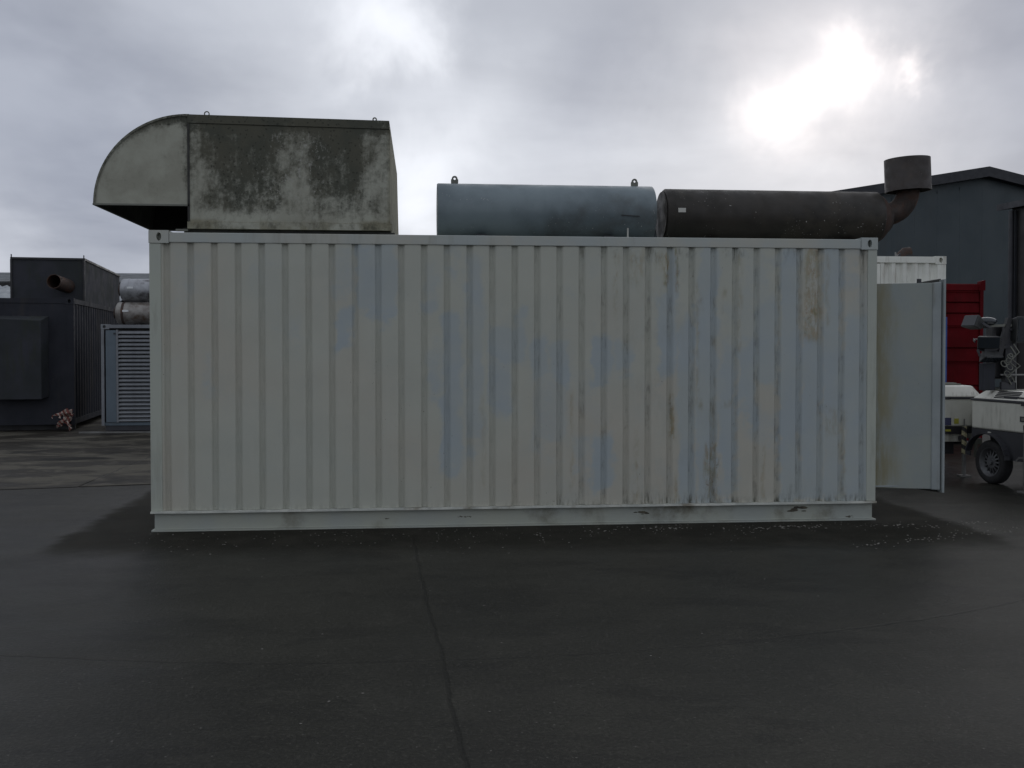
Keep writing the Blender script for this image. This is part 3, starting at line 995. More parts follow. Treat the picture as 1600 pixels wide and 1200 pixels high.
# ------------------------------------------------------------------ black silencer with its exhaust
s2 = empty('silencer', (2.6, SY, 2.74), 0, 'sooty black cylinder with bent exhaust pipe and drum cap, at right on the container roof', 'exhaust silencer', 'silencers on the grey container roof')
SZ2 = 3.015
R2 = .270
sh2 = drum_x(1.430, 3.66, SY, SZ2, R2, bev=.02).build('shell', M['black_sil'], s2)
# rounded end cone
MB().tube([(3.66, SY, SZ2), (3.71, SY, SZ2), (3.76, SY, SZ2), (3.80, SY, SZ2)], [R2 - .02, .22, .16, .12], 48).build('end_cone', M['rusty'], s2)
MB().tube([(1.415, SY, SZ2), (1.424, SY, SZ2)], R2 - .03, 48).build('end_cap', M['black_sil'], s2)
for x in (1.9, 3.3):
    MB().box(x - .05, x + .05, SY - .20, SY + .20, 2.736, 2.78).build('saddle', M['charc'], s2)
MB().box(1.525, 1.600, SY - R2 - .004, SY - R2 + .006, 3.02, 3.062).build('name_plate', M['white_plate'], s2)
MB().tube([(3.16, SY, SZ2), (3.168, SY, SZ2)], R2 + .0015, 64, caps=False).build('weld_seam', M['black_sil'], s2)
MB().tube([(1.50, SY, SZ2), (1.506, SY, SZ2)], R2 + .0015, 64, caps=False).build('weld_seam', M['black_sil'], s2)
# elbow
ex = []
ec = (3.745, 3.335); er = .26
for k in range(15):
    a = -PI / 2 + (PI / 2) * k / 14
    ex.append((ec[0] + er * math.cos(a), SY, ec[1] + er * math.sin(a) - .02))
pipe = MB().tube([(3.60, SY, ec[1] - er - .02)] + ex + [(4.005, SY, 3.42)], .112, 32, caps=True)
pipe.build('exhaust_pipe', M['rusty'], s2)
# drum cap, open underneath, slightly tilted
tilt = Matrix.Translation((4.005, SY, 3.30)) @ Matrix.Rotation(rad(-2.5), 4, 'Y')
dm = MB(); n = 56; RO = .226
H = .33
vo = [tilt @ Vector((RO * math.cos(2 * PI * k / n), RO * math.sin(2 * PI * k / n), z)) for z in (0, H) for k in range(n)]
dm.add(vo, [(k, (k + 1) % n, n + (k + 1) % n, n + k) for k in range(n)], True)
vi = [tilt @ Vector(((RO - .010) * math.cos(2 * PI * k / n), (RO - .010) * math.sin(2 * PI * k / n), z)) for z in (0, H - .004) for k in range(n)]
dm.add(vi, [((k + 1) % n, k, n + k, n + (k + 1) % n) for k in range(n)], True)
dm.add(vo[:n] + vi[:n], [(k, n + k, n + (k + 1) % n, (k + 1) % n) for k in range(n)])
dm.add(vo[n:], [tuple(range(n))])
dm.build('rain_cap', M['drum'], s2)

# ------------------------------------------------------------------ generic ISO container for the background


def iso(root, x0, x1, y0, y1, z0, z1, mp, mr, per=.28, front=True, side=True, mesh_side='L'):
    """axis aligned in the root's local frame; visible front is y0"""
    rl, ps = .10, .14

    def L(m, name, mat): return m.build(name, mat, root, local=True)
    if front: L(corr_strip(x0 + ps, x1 - ps, y0 + .015, z0 + .12, z1 - rl, per), 'front_panel', mp)
    L(corr_strip(x0 + ps, x1 - ps, y1 - .015, z0 + .12, z1 - rl, per, sign=-1), 'rear_panel', mp)
    for X, sg in ((x0 + .015, 1), (x1 - .015, -1)):
        m = corr_strip(y0 + ps, y1 - ps, X, z0 + .12, z1 - rl, per, sign=sg)
        m.v = [(b, a, c) for a, b, c in m.v]
        L(m, 'side_panel', mp)
    for a, b in ((x0, x0 + ps), (x1 - ps, x1)):
        for c, d in ((y0, y0 + ps), (y1 - ps, y1)):
            L(MB().box(a, b, c, d, z0 + .122, z1 - .122), 'corner_post', mr)
    for yy, sg in ((y0 - .004, 1), (y1 + .004, -1)):
        for a, b in ((x0 - .004, x0 + .17), (x1 - .17, x1 + .004)):
            for c, d in ((z0, z0 + .118), (z1 - .118, z1 + .004)):
                L(casting(a, b, c, d, yy, .17, (a + b) / 2, (c + d) / 2, .03, .04, sg), 'corner_casting', mr)
    for c, d in ((z0 + .01, z0 + .12), (z1 - rl, z1 - .004)):
        L(MB().box(x0 + .171, x1 - .171, y0, y0 + .06, c, d), 'rail', mr)
        L(MB().box(x0 + .171, x1 - .171, y1 - .06, y1, c, d), 'rail', mr)
        L(MB().box(x0, x0 + .06, y0 + .171, y1 - .171, c, d), 'rail', mr)
        L(MB().box(x1 - .06, x1, y0 + .171, y1 - .171, c, d), 'rail', mr)
    L(MB().box(x0 + .061, x1 - .061, y0 + .061, y1 - .061, z1 - .03, z1 - .02), 'roof', mr)


# ------------------------------------------------------------------ left background: dark container
RZD = rad(7.0)
dcx, dcy = -7.97, 12.0
dc = empty('generator_container', (dcx, dcy, 0), RZD, 'dark navy generator container with louvred bulge, at the left edge of the yard', 'container')
iso(dc, -2.44, 0, 0, 9.0, .12, 2.70, M['navy'], M['navy'], front=False)
MB().box(-2.29, -.142, .012, .05, .235, 2.60).build('front_sheet', M['navy'], dc, local=True)
for y in (.3, 4.5, 8.6):
    MB().box(-2.4, -.04, y - .06, y + .06, .001, .118).build('skid', M['black'], dc, local=True)
bm_ = MB().hexa([(-1.48, -.30, .66), (-.56, -.30, .66), (-.48, .01, .70), (-1.56, .01, .70),
                 (-1.48, -.30, 2.28), (-.56, -.30, 2.24), (-.48, .01, 2.34), (-1.56, .01, 2.34)])
bm_.build('bulge', M['navy_hood'], dc, local=True, bevel=.01)
for k in range(22):
    z = .78 + k * .068
    MB().hexa([(-1.75, -.03, z), (-1.58, -.03, z), (-1.58, .011, z + .02), (-1.75, .011, z + .02),
               (-1.75, -.025, z + .012), (-1.58, -.025, z + .012), (-1.58, .011, z + .036), (-1.75, .011, z + .036)]).build('slat', M['charc'], dc, local=True)
# its roof box
dh = empty('exhaust_box', (dcx, dcy, 2.70), RZD, 'charcoal sheet metal box with a short black exhaust stub, on the dark left container', 'air duct')
dhb = MB().hexa([(-1.48, 1.30, 0), (-.03, 1.30, 0), (-.10, 6.6, 0), (-1.45, 6.6, 0), (-1.48, 1.30, .90), (-.03, 1.30, .90), (-.10, 6.6, .90), (-1.45, 6.6, .90)])
dhb.build('casing', M['navy_hood'], dh, local=True)
for a, b in (((-1.48, 1.30), (-.03, 1.30)), ((-.03, 1.30), (-.10, 6.6)), ((-1.48, 1.30), (-1.45, 6.6))):
    MB().bar((a[0], a[1], .905), (b[0], b[1], .905), .045).build('edge_trim', M['black'], dh, local=True)
for p in ((-1.48, 1.30), (-.03, 1.30)):
    MB().bar((p[0], p[1] - .008, .0), (p[0], p[1] - .008, .88), .04).build('edge_trim', M['black'], dh, local=True)
    MB().bar((p[0], p[1], .92), (p[0], p[1], .99), .02).build('pin', M['black'], dh, local=True)
ep = MB()
A = Vector((-.36, 1.32, .32)); B = Vector((-.50, .62, .38))
mm = MB()
n = 28
t_ = (B - A).normalized(); u_ = Vector((0, 0, 1)); u_ = (u_ - t_ * u_.dot(t_)).normalized(); w_ = t_.cross(u_)
ci = lambda P_, r: [P_ + (u_ * math.cos(2 * PI * k / n) + w_ * math.sin(2 * PI * k / n)) * r for k in range(n)]
mm.add(ci(A, .15) + ci(B, .15), [(k, (k + 1) % n, n + (k + 1) % n, n + k) for k in range(n)], True)
mm.add(ci(A, .138) + ci(B, .138), [((k + 1) % n, k, n + k, n + (k + 1) % n) for k in range(n)], True)
mm.add(ci(B, .15) + ci(B, .138), [(k, (k + 1) % n, n + (k + 1) % n, n + k) for k in range(n)])
mm.build('exhaust_stub', M['rusty'], dh, local=True)
MB().add(ci(A + t_ * .15, .138), [tuple(range(n))]).build('flap', M['black'], dh, local=True)

# barrier tape bundle hanging by the dark container's foot
tp = MB()
random.seed(5)
for k in range(15):
    a = Vector((-7.97 + random.uniform(-.05, .02), 11.80 - random.uniform(0, .10), .45 - random.uniform(0, .12)))
    ang = rad(random.uniform(205, 275))
    L_ = random.uniform(.20, .36)
    wv = Vector((0.045 * random.choice((1, -1)), .02, .03))
    pts = []
    for j in range(9):
        q = j / 8
        pts.append(a + Vector((math.cos(ang) * L_ * q + .03 * math.sin(q * 9 + k), -.05 * q + .03 * math.sin(q * 7 + 2 * k), math.sin(ang) * L_ * q)))
    vs = []
    for j, p in enumerate(pts):
        tw = Vector((.038 * math.cos(j * .9 + k), .03 * math.sin(j * .7), .03 * math.sin(j * .9 + k)))
        vs += [p - tw, p + tw]
    tp.add(vs, [(2 * j, 2 * j + 1, 2 * j + 3, 2 * j + 2) for j in range(8)])
o = tp.build('barrier_tape', M['tape'])
md = o.modifiers.new('thick', 'SOLIDIFY'); md.thickness = .002
tag(o, 'crumpled red and white barrier tape tied to the foot of the dark container', 'tape')

# ------------------------------------------------------------------ louvred container
lc = empty('louvred_container', (-6.0, 11.3, 0), rad(1.5), 'smaller blue-grey generator container with horizontal louvres, behind the left end of the grey one', 'container')
x0, x1 = -1.22, 2.6
Lb = lambda nm, mt, *b, bevel=0: MB().box(*b).build(nm, mt, lc, True, bevel)
Lb('skid', M['galv'], x0 - .42, x1, -.06, .03, .001, .035)
Lb('skid', M['charc'], x0 + .06, x1 - .06, .05, 2.2, .046, .15)
Lb('corner_post', M['louv'], x0, x0 + .055, 0, .10, .151, 2.06)
Lb('corner_post', M['louv'], x1 - .055, x1, 0, .10, .151, 2.06)
Lb('top_rail', M['louv'], x0 + .16, x1 - .16, 0, .08, 2.085, 2.15)
Lb('bottom_rail', M['louv_panel'], x0 + .056, x1 - .056, .03, .09, .151, .21)
casting(x0 - .003, x0 + .159, 2.061, 2.16, -.004, .16, x0 + .065, 2.11, .032, .032).build('corner_casting', M['louv'], lc, local=True)
casting(x1 - .159, x1 + .003, 2.061, 2.16, -.004, .16, x1 - .065, 2.11, .032, .032).build('corner_casting', M['louv'], lc, local=True)
Lb('side_sheet', M['louv'], x0 + .002, x0 + .04, .101, 2.2, .151, 2.08)
Lb('side_sheet', M['louv'], x1 - .04, x1 - .002, .101, 2.2, .151, 2.08)
Lb('rear_sheet', M['louv'], x0 + .041, x1 - .041, 2.17, 2.2, .151, 2.08)
Lb('roof', M['louv'], x0 + .02, x1 - .02, .081, 2.2, 2.10, 2.13)
Lb('inner_wall', M['dark_in'], x0 + .05, x1 - .06, .12, .14, .22, 2.08)
Lb('access_panel', M['louv_panel'], x0 + .085, x0 + .285, .004, .03, .215, 2.04, bevel=.006)
Lb('louvre_frame', M['louv'], x0 + .287, x0 + .325, -.006, .05, .215, 2.05)
Lb('latch', M['charc'], x0 + .24, x0 + .275, -.012, .003, 1.96, 1.99)
ns = 23
sl0 = None
for k in range(ns):
    z = .235 + k * (2.055 - .235) / ns
    if sl0 is None:
        sl0 = MB().hexa([(x0 + .326, -.012, 0), (x1 - .06, -.012, 0), (x1 - .06, .004, 0), (x0 + .326, .004, 0),
                         (x0 + .326, .030, .052), (x1 - .06, .030, .052), (x1 - .06, .046, .052), (x0 + .326, .046, .052)]).build('slat', M['louv'], lc, local=True)
        sl0.location = (0, 0, z)
    else:
        dup(sl0, lc, (0, 0, z))


def clad_silencer(label, x0, x1, y, z, r, mat, band):
    e = empty('clad_silencer', ((x0 + x1) / 2, y, z - r), 0, label, 'exhaust silencer', 'metal cylinders on the louvred container')
    m = MB().tube([(x0, y, z), (x0 + .02, y, z), (x0 + .05, y, z)] + [(x0 + .05 + (x1 - x0 - .1) * k / 6, y, z) for k in range(1, 7)] + [(x1, y, z)],
                  [r * .80, r * .93, r] + [r] * 6 + [r * .85], 40)
    m.build('shell', mat, e)
    MB().tube([(x0 + .12, y, z), (x0 + .17, y, z)], r + .004, 40, caps=True).build('band', band, e)
    MB().tube([(x0 + 1.3, y, z), (x0 + 1.35, y, z)], r + .004, 40, caps=True).build('band', band, e)
    MB().box(x0 + .16, x0 + .28, y - r - .012, y - r + .03, z + .02, z + .06).build('clasp', M['clasp'], e)
    MB().cyl((x0 - .05, y, z), (x0 + .01, y, z), r * .5, 24).build('inlet', M['rusty'], e)
    return e


clad_silencer('lower dull metal cylinder with brown band lying on the louvred blue-grey container', -7.09, -3.9, 11.95, 2.40, .225, M['alu_rust'], M['rusty'])
clad_silencer('upper pale metal cylinder stacked above the brown banded one on the louvred container', -7.02, -3.8, 12.05, 2.875, .235, M['alu'], M['alu'])
for i_, (x, y, z0_, z1_) in enumerate(((-6.55, 12.4, 2.16, 2.66), (-4.6, 12.4, 2.16, 2.66))):
    pass
rk = empty('silencer_rack', (-5.6, 12.3, 2.14), 0, 'low black steel cradle holding the two metal cylinders on the louvred container', 'rack')
for x in (-6.6, -4.5):
    MB().box(x - .03, x + .03, 12.23, 12.33, 2.165, 2.95).build('upright', M['black'], rk)
    MB().box(x - .03, x + .03, 11.72, 12.22, 2.160, 2.176).build('foot', M['black'], rk)
    MB().box(x - .03, x + .03, 11.90, 12.22, 2.626, 2.638).build('arm', M['black'], rk)

# ------------------------------------------------------------------ long shed far left
sd = empty('long_shed', (-22, 32, 0), 0, 'long low grey shed with corrugated roofs, far behind the dark left container', 'shed')


def roof_corr(x0, x1, y0, z0, y1, z1, per, amp, sx=1):
    m = MB(); n = int((x1 - x0) / per * 6); vs = []
    for i in range(n + 1):
        x = x0 + (x1 - x0) * i / n
        h = amp * math.sin(2 * PI * (x - x0) / per)
        vs += [(x, y0, z0 + h), (x, y1, z1 + h)]
    m.add(vs, [(2 * i, 2 * i + 2, 2 * i + 3, 2 * i + 1) for i in range(n)], True)
    # thickness edge
    vs2 = []
    for i in range(n + 1):
        x = x0 + (x1 - x0) * i / n
        h = amp * math.sin(2 * PI * (x - x0) / per)
        vs2 += [(x, y0, z0 + h), (x, y0, z0 + h - .03)]
    m.add(vs2, [(2 * i, 2 * i + 1, 2 * i + 3, 2 * i + 2) for i in range(n)])
    return m


MB().box(-44, -2, 29.2, 40, 0, 3.95).build('wall', M['shed_wall'], sd)
m = MB()
m.hexa([(-44.3, 28.9, 4.02), (-1.7, 28.9, 4.02), (-1.7, 33.0, 4.62), (-44.3, 33.0, 4.62), (-44.3, 28.9, 4.10), (-1.7, 28.9, 4.10), (-1.7, 33.0, 4.70), (-44.3, 33.0, 4.70)])
m.hexa([(-44.3, 33.0, 4.62), (-1.7, 33.0, 4.62), (-1.7, 40.4, 3.95), (-44.3, 40.4, 3.95), (-44.3, 33.0, 4.70), (-1.7, 33.0, 4.70), (-1.7, 40.4, 4.03), (-44.3, 40.4, 4.03)])
m.build('roof', M['fibre'], sd)
for k in range(5):
    y = 29.6 + k * .7
    MB().box(-44.3, -1.7, y, y + .03, 4.10 + (y - 28.9) * .6 / 4.1, 4.125 + (y - 28.9) * .6 / 4.1).build('roof_lap', M['fibre2'], sd)
MB().box(-44.3, -1.7, 28.75, 28.89, 3.90, 4.05).build('gutter', M['gutter'], sd)
sd2 = empty('lean_to', (-20, 24, 0), 0, 'lean-to with pale wavy corrugated roof sheets, just above the dark left container', 'shed')
roof_corr(-34, -9.6, 22.3, 3.15, 25.5, 3.72, .23, .035).build('roof', M['fibre2'], sd2)
MB().box(-33.9, -9.7, 25.3, 25.5, 0, 3.6).build('wall', M['shed_wall'], sd2)
for x in (-30, -24, -18, -12):
    MB().box(x - .08, x + .08, 22.5, 22.66, .001, 3.10).build('post', M['gutter'], sd2)

# ------------------------------------------------------------------ right background
# gable building
gb = empty('industrial_building', (23, 32, 0), 0, 'large dark green-grey gabled industrial building behind the right side', 'building')
xa, za = 23.12, 9.35
zl = lambda x: za - (xa - x) * .167
zr = lambda x: za - (x - xa) * .225
X0, X1 = 8.0, 38.0
pts = [(X0, 0), (X1, 0), (X1, zr(X1) - .35), (xa, za - .35), (X0, zl(X0) - .35)]
MB().prism(pts, 32.0, 70.0).build('wall', M['cladding'], gb)
# cladding ribs: vertical sheets lapped
sheet = None
x = X0 + .02
while x < X1 - 1:
    top = min(zl(x + .5), zr(x + .5)) - .55
    if 14 < x < 27:
        MB().box(x, x + .997, 31.975, 31.998, .02, top - (.16 if x < xa else .22)).build('cladding_sheet', M['cladding'], gb)
    x += 1.0
m = MB()
m.hexa([(X0 - .6, 31.6, zl(X0 - .6) - .42), (xa, 31.6, za - .42), (xa, 70.3, za - .42), (X0 - .6, 70.3, zl(X0 - .6) - .42),
        (X0 - .6, 31.6, zl(X0 - .6)), (xa, 31.6, za), (xa, 70.3, za), (X0 - .6, 70.3, zl(X0 - .6))])
m.hexa([(xa, 31.6, za - .42), (X1 + .6, 31.6, zr(X1 + .6) - .42), (X1 + .6, 70.3, zr(X1 + .6) - .42), (xa, 70.3, za - .42),
        (xa, 31.6, za), (X1 + .6, 31.6, zr(X1 + .6)), (X1 + .6, 70.3, zr(X1 + .6)), (xa, 70.3, za)])
m.build('roof', M['barge'], gb)

# dark shed at the right edge
ds = empty('dark_shed', (15, 12, 0), 0, 'dark brown shed with overhanging eave at the right edge, behind the lighting trailers', 'shed')
m = MB()
m.hexa([(13.40, 14, 0), (22, 14, 0), (22, 2, 0), (14.6, 2, 0), (13.40, 14, 5.10), (22, 14, 6.3), (22, 2, 6.3), (14.6, 2, 5.10)][::1])
m.f = [f[::-1] for f in m.f]
m.build('wall', M['brownwall'], ds)
for k in range(12):
    t0 = k / 12.0
    xx = 13.40 + 1.2 * t0; yy = 14 - 12 * t0
    MB().bar((xx - .03, yy - .2, .01), (xx - .03, yy - .2, 5.0), .05, .05).build('wall_rib', M['barge'], ds)
m = MB()
m.hexa([(13.18, 14.3, 5.05), (22, 14.3, 6.28), (22, 1.7, 6.28), (14.40, 1.7, 5.05), (13.18, 14.3, 5.20), (22, 14.3, 6.45), (22, 1.7, 6.45), (14.40, 1.7, 5.20)])
m.f = [f[::-1] for f in m.f]
m.build('roof', M['barge'], ds)
MB().cyl((13.32, 13.9, .01), (13.32, 13.9, 5.0), .06, 12).build('downpipe', M['charc'], ds)

# white container
wc = empty('shipping_container', (7.14, 5.5, 0), 0, 'tall white corrugated container behind the open door, with blue painted lower post', 'container')
iso(wc, -2.44, 0, 0, 6.0, .14, 3.105, M['white_c'], M['white_c'], per=.34 / 2 * 1.0)
MB().box(-.075, .022, -.010, .20, .30, 2.17).build('blue_post_paint', M['bluepaint'], wc, local=True)
for y in (.4, 5.6):
    MB().box(-2.4, -.04, y - .1, y + .1, .001, .138).build('bearer', M['charc'], wc, local=True)
# flat blank plate in the middle of the front corrugation
MB().box(-1.50, -1.06, -.002, .012, 2.20, 2.985).build('flat_plate', M['white_c'], wc, local=True)
cw = empty('exhaust_cowl', (6.67, 5.85, 3.10), 0, 'small rusty black exhaust cowl poking above the white container', 'exhaust')
MB().tube([(6.62, 5.9, 3.10), (6.62, 5.9, 3.16), (6.66, 5.9, 3.20), (6.76, 5.9, 3.21)], .075, 20).build('pipe', M['rusty'], cw)
MB().hexa([(6.52, 5.84, 3.12), (6.80, 5.84, 3.12), (6.80, 5.98, 3.12), (6.52, 5.98, 3.12), (6.56, 5.84, 3.18), (6.74, 5.84, 3.25), (6.74, 5.98, 3.25), (6.56, 5.98, 3.18)]).build('flap', M['black'], cw, bevel=.01)
MB().cyl((6.50, 5.86, 3.12), (6.50, 5.86, 3.20), .012, 8).build('rod', M['galv'], cw)

# red stacked frames / container with horizontal ribs
rc = empty('red_container', (8.9, 7.5, 0), 0, 'dark red steel container with horizontal ribs behind the lighting trailers', 'container')
RW = 2.4
MB().box(-RW, -.06, .03, 5.0, .05, 2.80).build('body', M['red_c'], rc, local=True)
zs = [.05, .62, 1.03, 1.45, 1.69, 2.07, 2.30, 2.49, 2.69, 2.82]
for a, b in zip(zs[:-1], zs[1:]):
    MB().hexa([(-RW + .05, -.012, a + .012), (-.065, -.012, a + .012), (-.065, .029, a + .002), (-RW + .05, .029, a + .002),
               (-RW + .05, .008, b - .012), (-.065, .008, b - .012), (-.065, .029, b - .002), (-RW + .05, .029, b - .002)]).build('panel', M['red_c'], rc, local=True)
for z in (2.685, 2.065, 1.445):
    MB().box(-RW + .05, -.066, -.022, -.013, z - .008, z + .006).build('rib', M['white_c' if False else 'red_c'], rc, local=True)
MB().box(-.06, .0, -.03, .06, .001, 2.70).build('corner_post', M['red_c'], rc, local=True)
MB().hexa([(-.09, -.035, 2.70), (.03, -.035, 2.70), (.03, .08, 2.70), (-.09, .08, 2.70), (-.05, -.035, 2.86), (.03, -.035, 2.88), (.03, .08, 2.88), (-.05, .08, 2.86)]).build('post_cap', M['red_c'], rc, local=True)

# ------------------------------------------------------------------ lighting tower trailers


def wheel(root, cx_, y, cz_, r, outer=-1):
    """axis along local y; outer side faces -y"""
    w = .075
    prof = [(r * .66, -w * .9), (r * .80, -w * 1.0), (r * .93, -w * .92), (r, -w * .6), (r, w * .6), (r * .93, w * .92), (r * .66, w)]
    m = MB(); n = 40; vs = []
    for (rr, yy) in prof:
        for k in range(n):
            a = 2 * PI * k / n
            vs.append((cx_ + rr * math.cos(a), y + yy, cz_ + rr * math.sin(a)))
    fs = []
    for i in range(len(prof) - 1):
        for k in range(n):
            fs.append((i * n + k, i * n + (k + 1) % n, (i + 1) * n + (k + 1) % n, (i + 1) * n + k))
    m.add(vs, fs, True)
    tyre_bm = m
    wo = MB().cyl((cx_, y - .02, cz_), (cx_, y + .10, cz_), r * .16, 16).build('wheel', M['charc'], root, local=True)
    tyre_bm.build('tyre', M['rubber'], wo, local=True)
    # rim: dish with slots
    m = MB(); vs = []
    prof = [(r * .67, -w * .92), (r * .60, -w * .85), (r * .56, -w * .3), (r * .50, -w * .25)]
    for (rr, yy) in prof:
        for k in range(n):
            a = 2 * PI * k / n
            vs.append((cx_ + rr * math.cos(a), y + yy, cz_ + rr * math.sin(a)))
    fs = []
    for i in range(len(prof) - 1):
        for k in range(n):
            fs.append((i * n + k, i * n + (k + 1) % n, (i + 1) * n + (k + 1) % n, (i + 1) * n + k))
    m.add(vs, fs, True)
    # spokes between slots
    for k in range(14):
        a = 2 * PI * k / 14
        p = Vector((cx_ + r * .27 * math.cos(a), y - w * .5, cz_ + r * .27 * math.sin(a)))
        q = Vector((cx_ + r * .55 * math.cos(a), y - w * .3, cz_ + r * .55 * math.sin(a)))
        m.bar(p, q, .020, .008, up=(0, 1, 0))
    m.tube([(cx_, y - w * .3, cz_), (cx_, y - w * .55, cz_)], [r * .30, r * .28], 24)
    m.tube([(cx_, y - w * .55, cz_), (cx_, y - w * .85, cz_)], [r * .13, r * .11], 16)
    m.build('rim', M['rim'], wo, local=True)
    MB().tube([(cx_, y + .0, cz_), (cx_, y + .01, cz_)], r * .6, 24).build('brake_disc', M['black'], wo, local=True)
    return wo


def canopy_body(root, L, W, z0, zs_, zt, inset, mc, mbody):
    """body box below the seam, chamfered canopy above"""
    MB().box(0, L, 0, W, z0, zs_ - .012).build('body', mbody, root, True, .02)
    MB().box(-.012, L + .012, -.012, W + .012, zs_ - .0115, zs_ + .012).build('seam_strip', M['charc'], root, True, .004)
    MB().hexa([(0, 0, zs_ + .0125), (L, 0, zs_ + .0125), (L, W, zs_ + .0125), (0, W, zs_ + .0125),
               (inset, inset * .9, zt), (L - inset, inset * .9, zt), (L - inset, W - inset, zt), (inset, W - inset, zt)]).build('canopy', mc, root, True, .02)


# left trailer (long side parallel to the picture)
t1 = empty('lighting_trailer', (4.55, 3.36, 0), rad(-5.0), 'low white trailer half hidden by the open door, with striped yellow and black jack leg', 'trailer', 'lighting trailers parked by the open door')
L1 = 1.88
canopy_body(t1, L1, 1.25, .655, 1.03, 1.19, .10, M['trailer'], M['trailer_body'])
T = lambda nm, mt, *b, bevel=0: MB().box(*b).build(nm, mt, t1, True, bevel)
T('chassis', M['black'], .02, L1 - .10, .01, 1.2, .555, .653)
T('skirt', M['trailer_body'], .1, 1.62, .05, 1.1, .45, .553)
T('underframe', M['black'], .2, 1.55, .12, 1.1, .28, .449)
T('wing_bracket', M['lug'], L1 - .14, L1 + .02, -.04, .02, .56, .84, bevel=.01)
T('grip', M['black'], L1 - .005, L1 + .02, -.02, .01, .92, .99)
T('sticker', M['sticker_b'], 1.37, 1.46, -.006, -.001, .67, .77)
T('sticker', M['sticker_y'], 1.50, 1.56, -.006, -.001, .69, .76)
T('sticker', M['sticker_y'], 1.385, 1.455, -.006, -.001, .59, .615)
for x in (1.44, 1.74):
    MB().cyl((x, -.022, 1.03), (x, -.012, 1.03), .014, 10).build('catch', M['black'], t1, local=True)
wheel(t1, 1.00, .14, .28, .28)
# striped jack
jk = MB().cyl((1.60, -.08, .03), (1.60, -.08, .62), .026, 16).build('jack_leg', M['galv'], t1, local=True)
MB().cyl((1.60, -.08, .30), (1.60, -.08, .66), .032, 16).build('striped_sleeve', M['yb'], jk, local=True)
MB().cyl((1.60, -.08, .66), (1.60, -.08, .76), .010, 10).build('screw', M['galv'], jk, local=True)
MB().box(1.53, 1.67, -.15, -.01, .001, .022).build('foot', M['galv'], jk, local=True)
MB().bar((1.60, -.08, .50), (1.60, .3, .50), .05).build('arm', M['charc'], jk, local=True)
# clutter between trailers
jr = MB().cyl((1.78, -.02, .25), (1.78, -.02, .55), .02, 10)
jr.box(1.70, 1.86, -.03, .02, .42, .50).box(1.68, 1.74, -.05, .03, .50, .56)
jr.build('tow_hitch', M['lug'], t1, local=True)
mt = MB().box(.2, 1.75, .5, .62, 1.19, 1.215).box(.9, 1.7, .25, .32, 1.19, 1.21)
mt.build('folded_mast', M['lug'], t1, local=True)

# right trailer (long side running towards the camera)
t2 = empty('lighting_trailer', (6.02, 2.76, 0), rad(-81.5), 'white trailer at the right edge with silver wheel and folded floodlight mast', 'trailer', 'lighting trailers parked by the open door')
L2 = 2.5
canopy_body(t2, L2, 1.3, .675, 1.04, 1.165, .13, M['trailer'], M['trailer_body'])
U = lambda nm, mt, *b, bevel=0: MB().box(*b).build(nm, mt, t2, True, bevel)
# dark chassis with wheel arch cut: polygon
WX, WR = .33, .272
arch = [(.0, .672)]
arch += [(0.0, .47)]
for k in range(15):
    a = PI - PI * k / 14
    arch.append((WX + .36 * math.cos(a), .33 + .30 * math.sin(a)))
arch = [p for p in arch if p[0] >= 0.0]
arch += [(L2, .33), (L2, .672)]
MB().prism([(p[0], p[1]) for p in arch], .004, .03).build('skirt', M['charc'], t2, local=True)
U('chassis', M['black'], .1, L2, .20, 1.1, .40, .672)
# fender rim
fr = MB()
pp = [(WX + .355 * math.cos(PI - PI * k / 16), -.03, .33 + .30 * math.sin(PI - PI * k / 16)) for k in range(17)]
for a, b in zip(pp[:-1], pp[1:]): fr.bar(a, b, .09, .015)
fr.build('fender', M['charc'], t2, local=True)
U('side_lamp', M['white_plate'], WX - .02, WX + .03, -.012, .003, .625, .650)
wheel(t2, WX, .07, WR, WR)
U('vent', M['charc'], .55, .95, .022, .05, 1.085, 1.10)
for k in range(5):
    q = .018 + k * .018
    MB().box(.38, .78, q, q + .008, 1.052 + (q) * 1.03 + .004, 1.060 + (q) * 1.03 + .008).build('vent_slat', M['charc'], t2, local=True)
U('lock_plate', M['charc'], .86, 1.02, -.008, -.001, .81, .875)
U('lock', M['lug'], .90, .98, -.020, -.0085, .825, .860)
U('hinge', M['black'], .90, .98, -.03, -.013, 1.00, 1.045)
# jack
JX = 1.14
j2 = MB().cyl((JX, -.16, .03), (JX, -.16, .74), .027, 16).build('jack_leg', M['galv'], t2, local=True)
MB().cyl((JX, -.16, .741), (JX, -.16, .79), .030, 16).build('jack_cap', M['black'], j2, local=True)
MB().box(JX - .07, JX + .07, -.22, -.10, .001, .022).build('foot', M['galv'], j2, local=True)
ja = MB().bar((JX - .10, -.17, .40), (JX + .10, -.17, .42), .022).bar((JX - .10, -.17, .40), (JX - .13, -.19, .35), .015).bar((JX + .1, -.17, .42), (JX + .12, -.17, .36), .015)
ja.build('crank', M['galv'], j2, local=True)
MB().bar((JX, -.16, .50), (JX, .2, .50), .055).build('arm', M['charc'], j2, local=True)

# folded mast and floodlights, written in world coordinates around x 6.3-6.8, y 2.45
MY = 2.45


def wp(u, v, y=MY):
    """world point on plane y at the given offsets in metres from the cluster origin"""
    return Vector((6.20 + u, y, 1.16 + v))


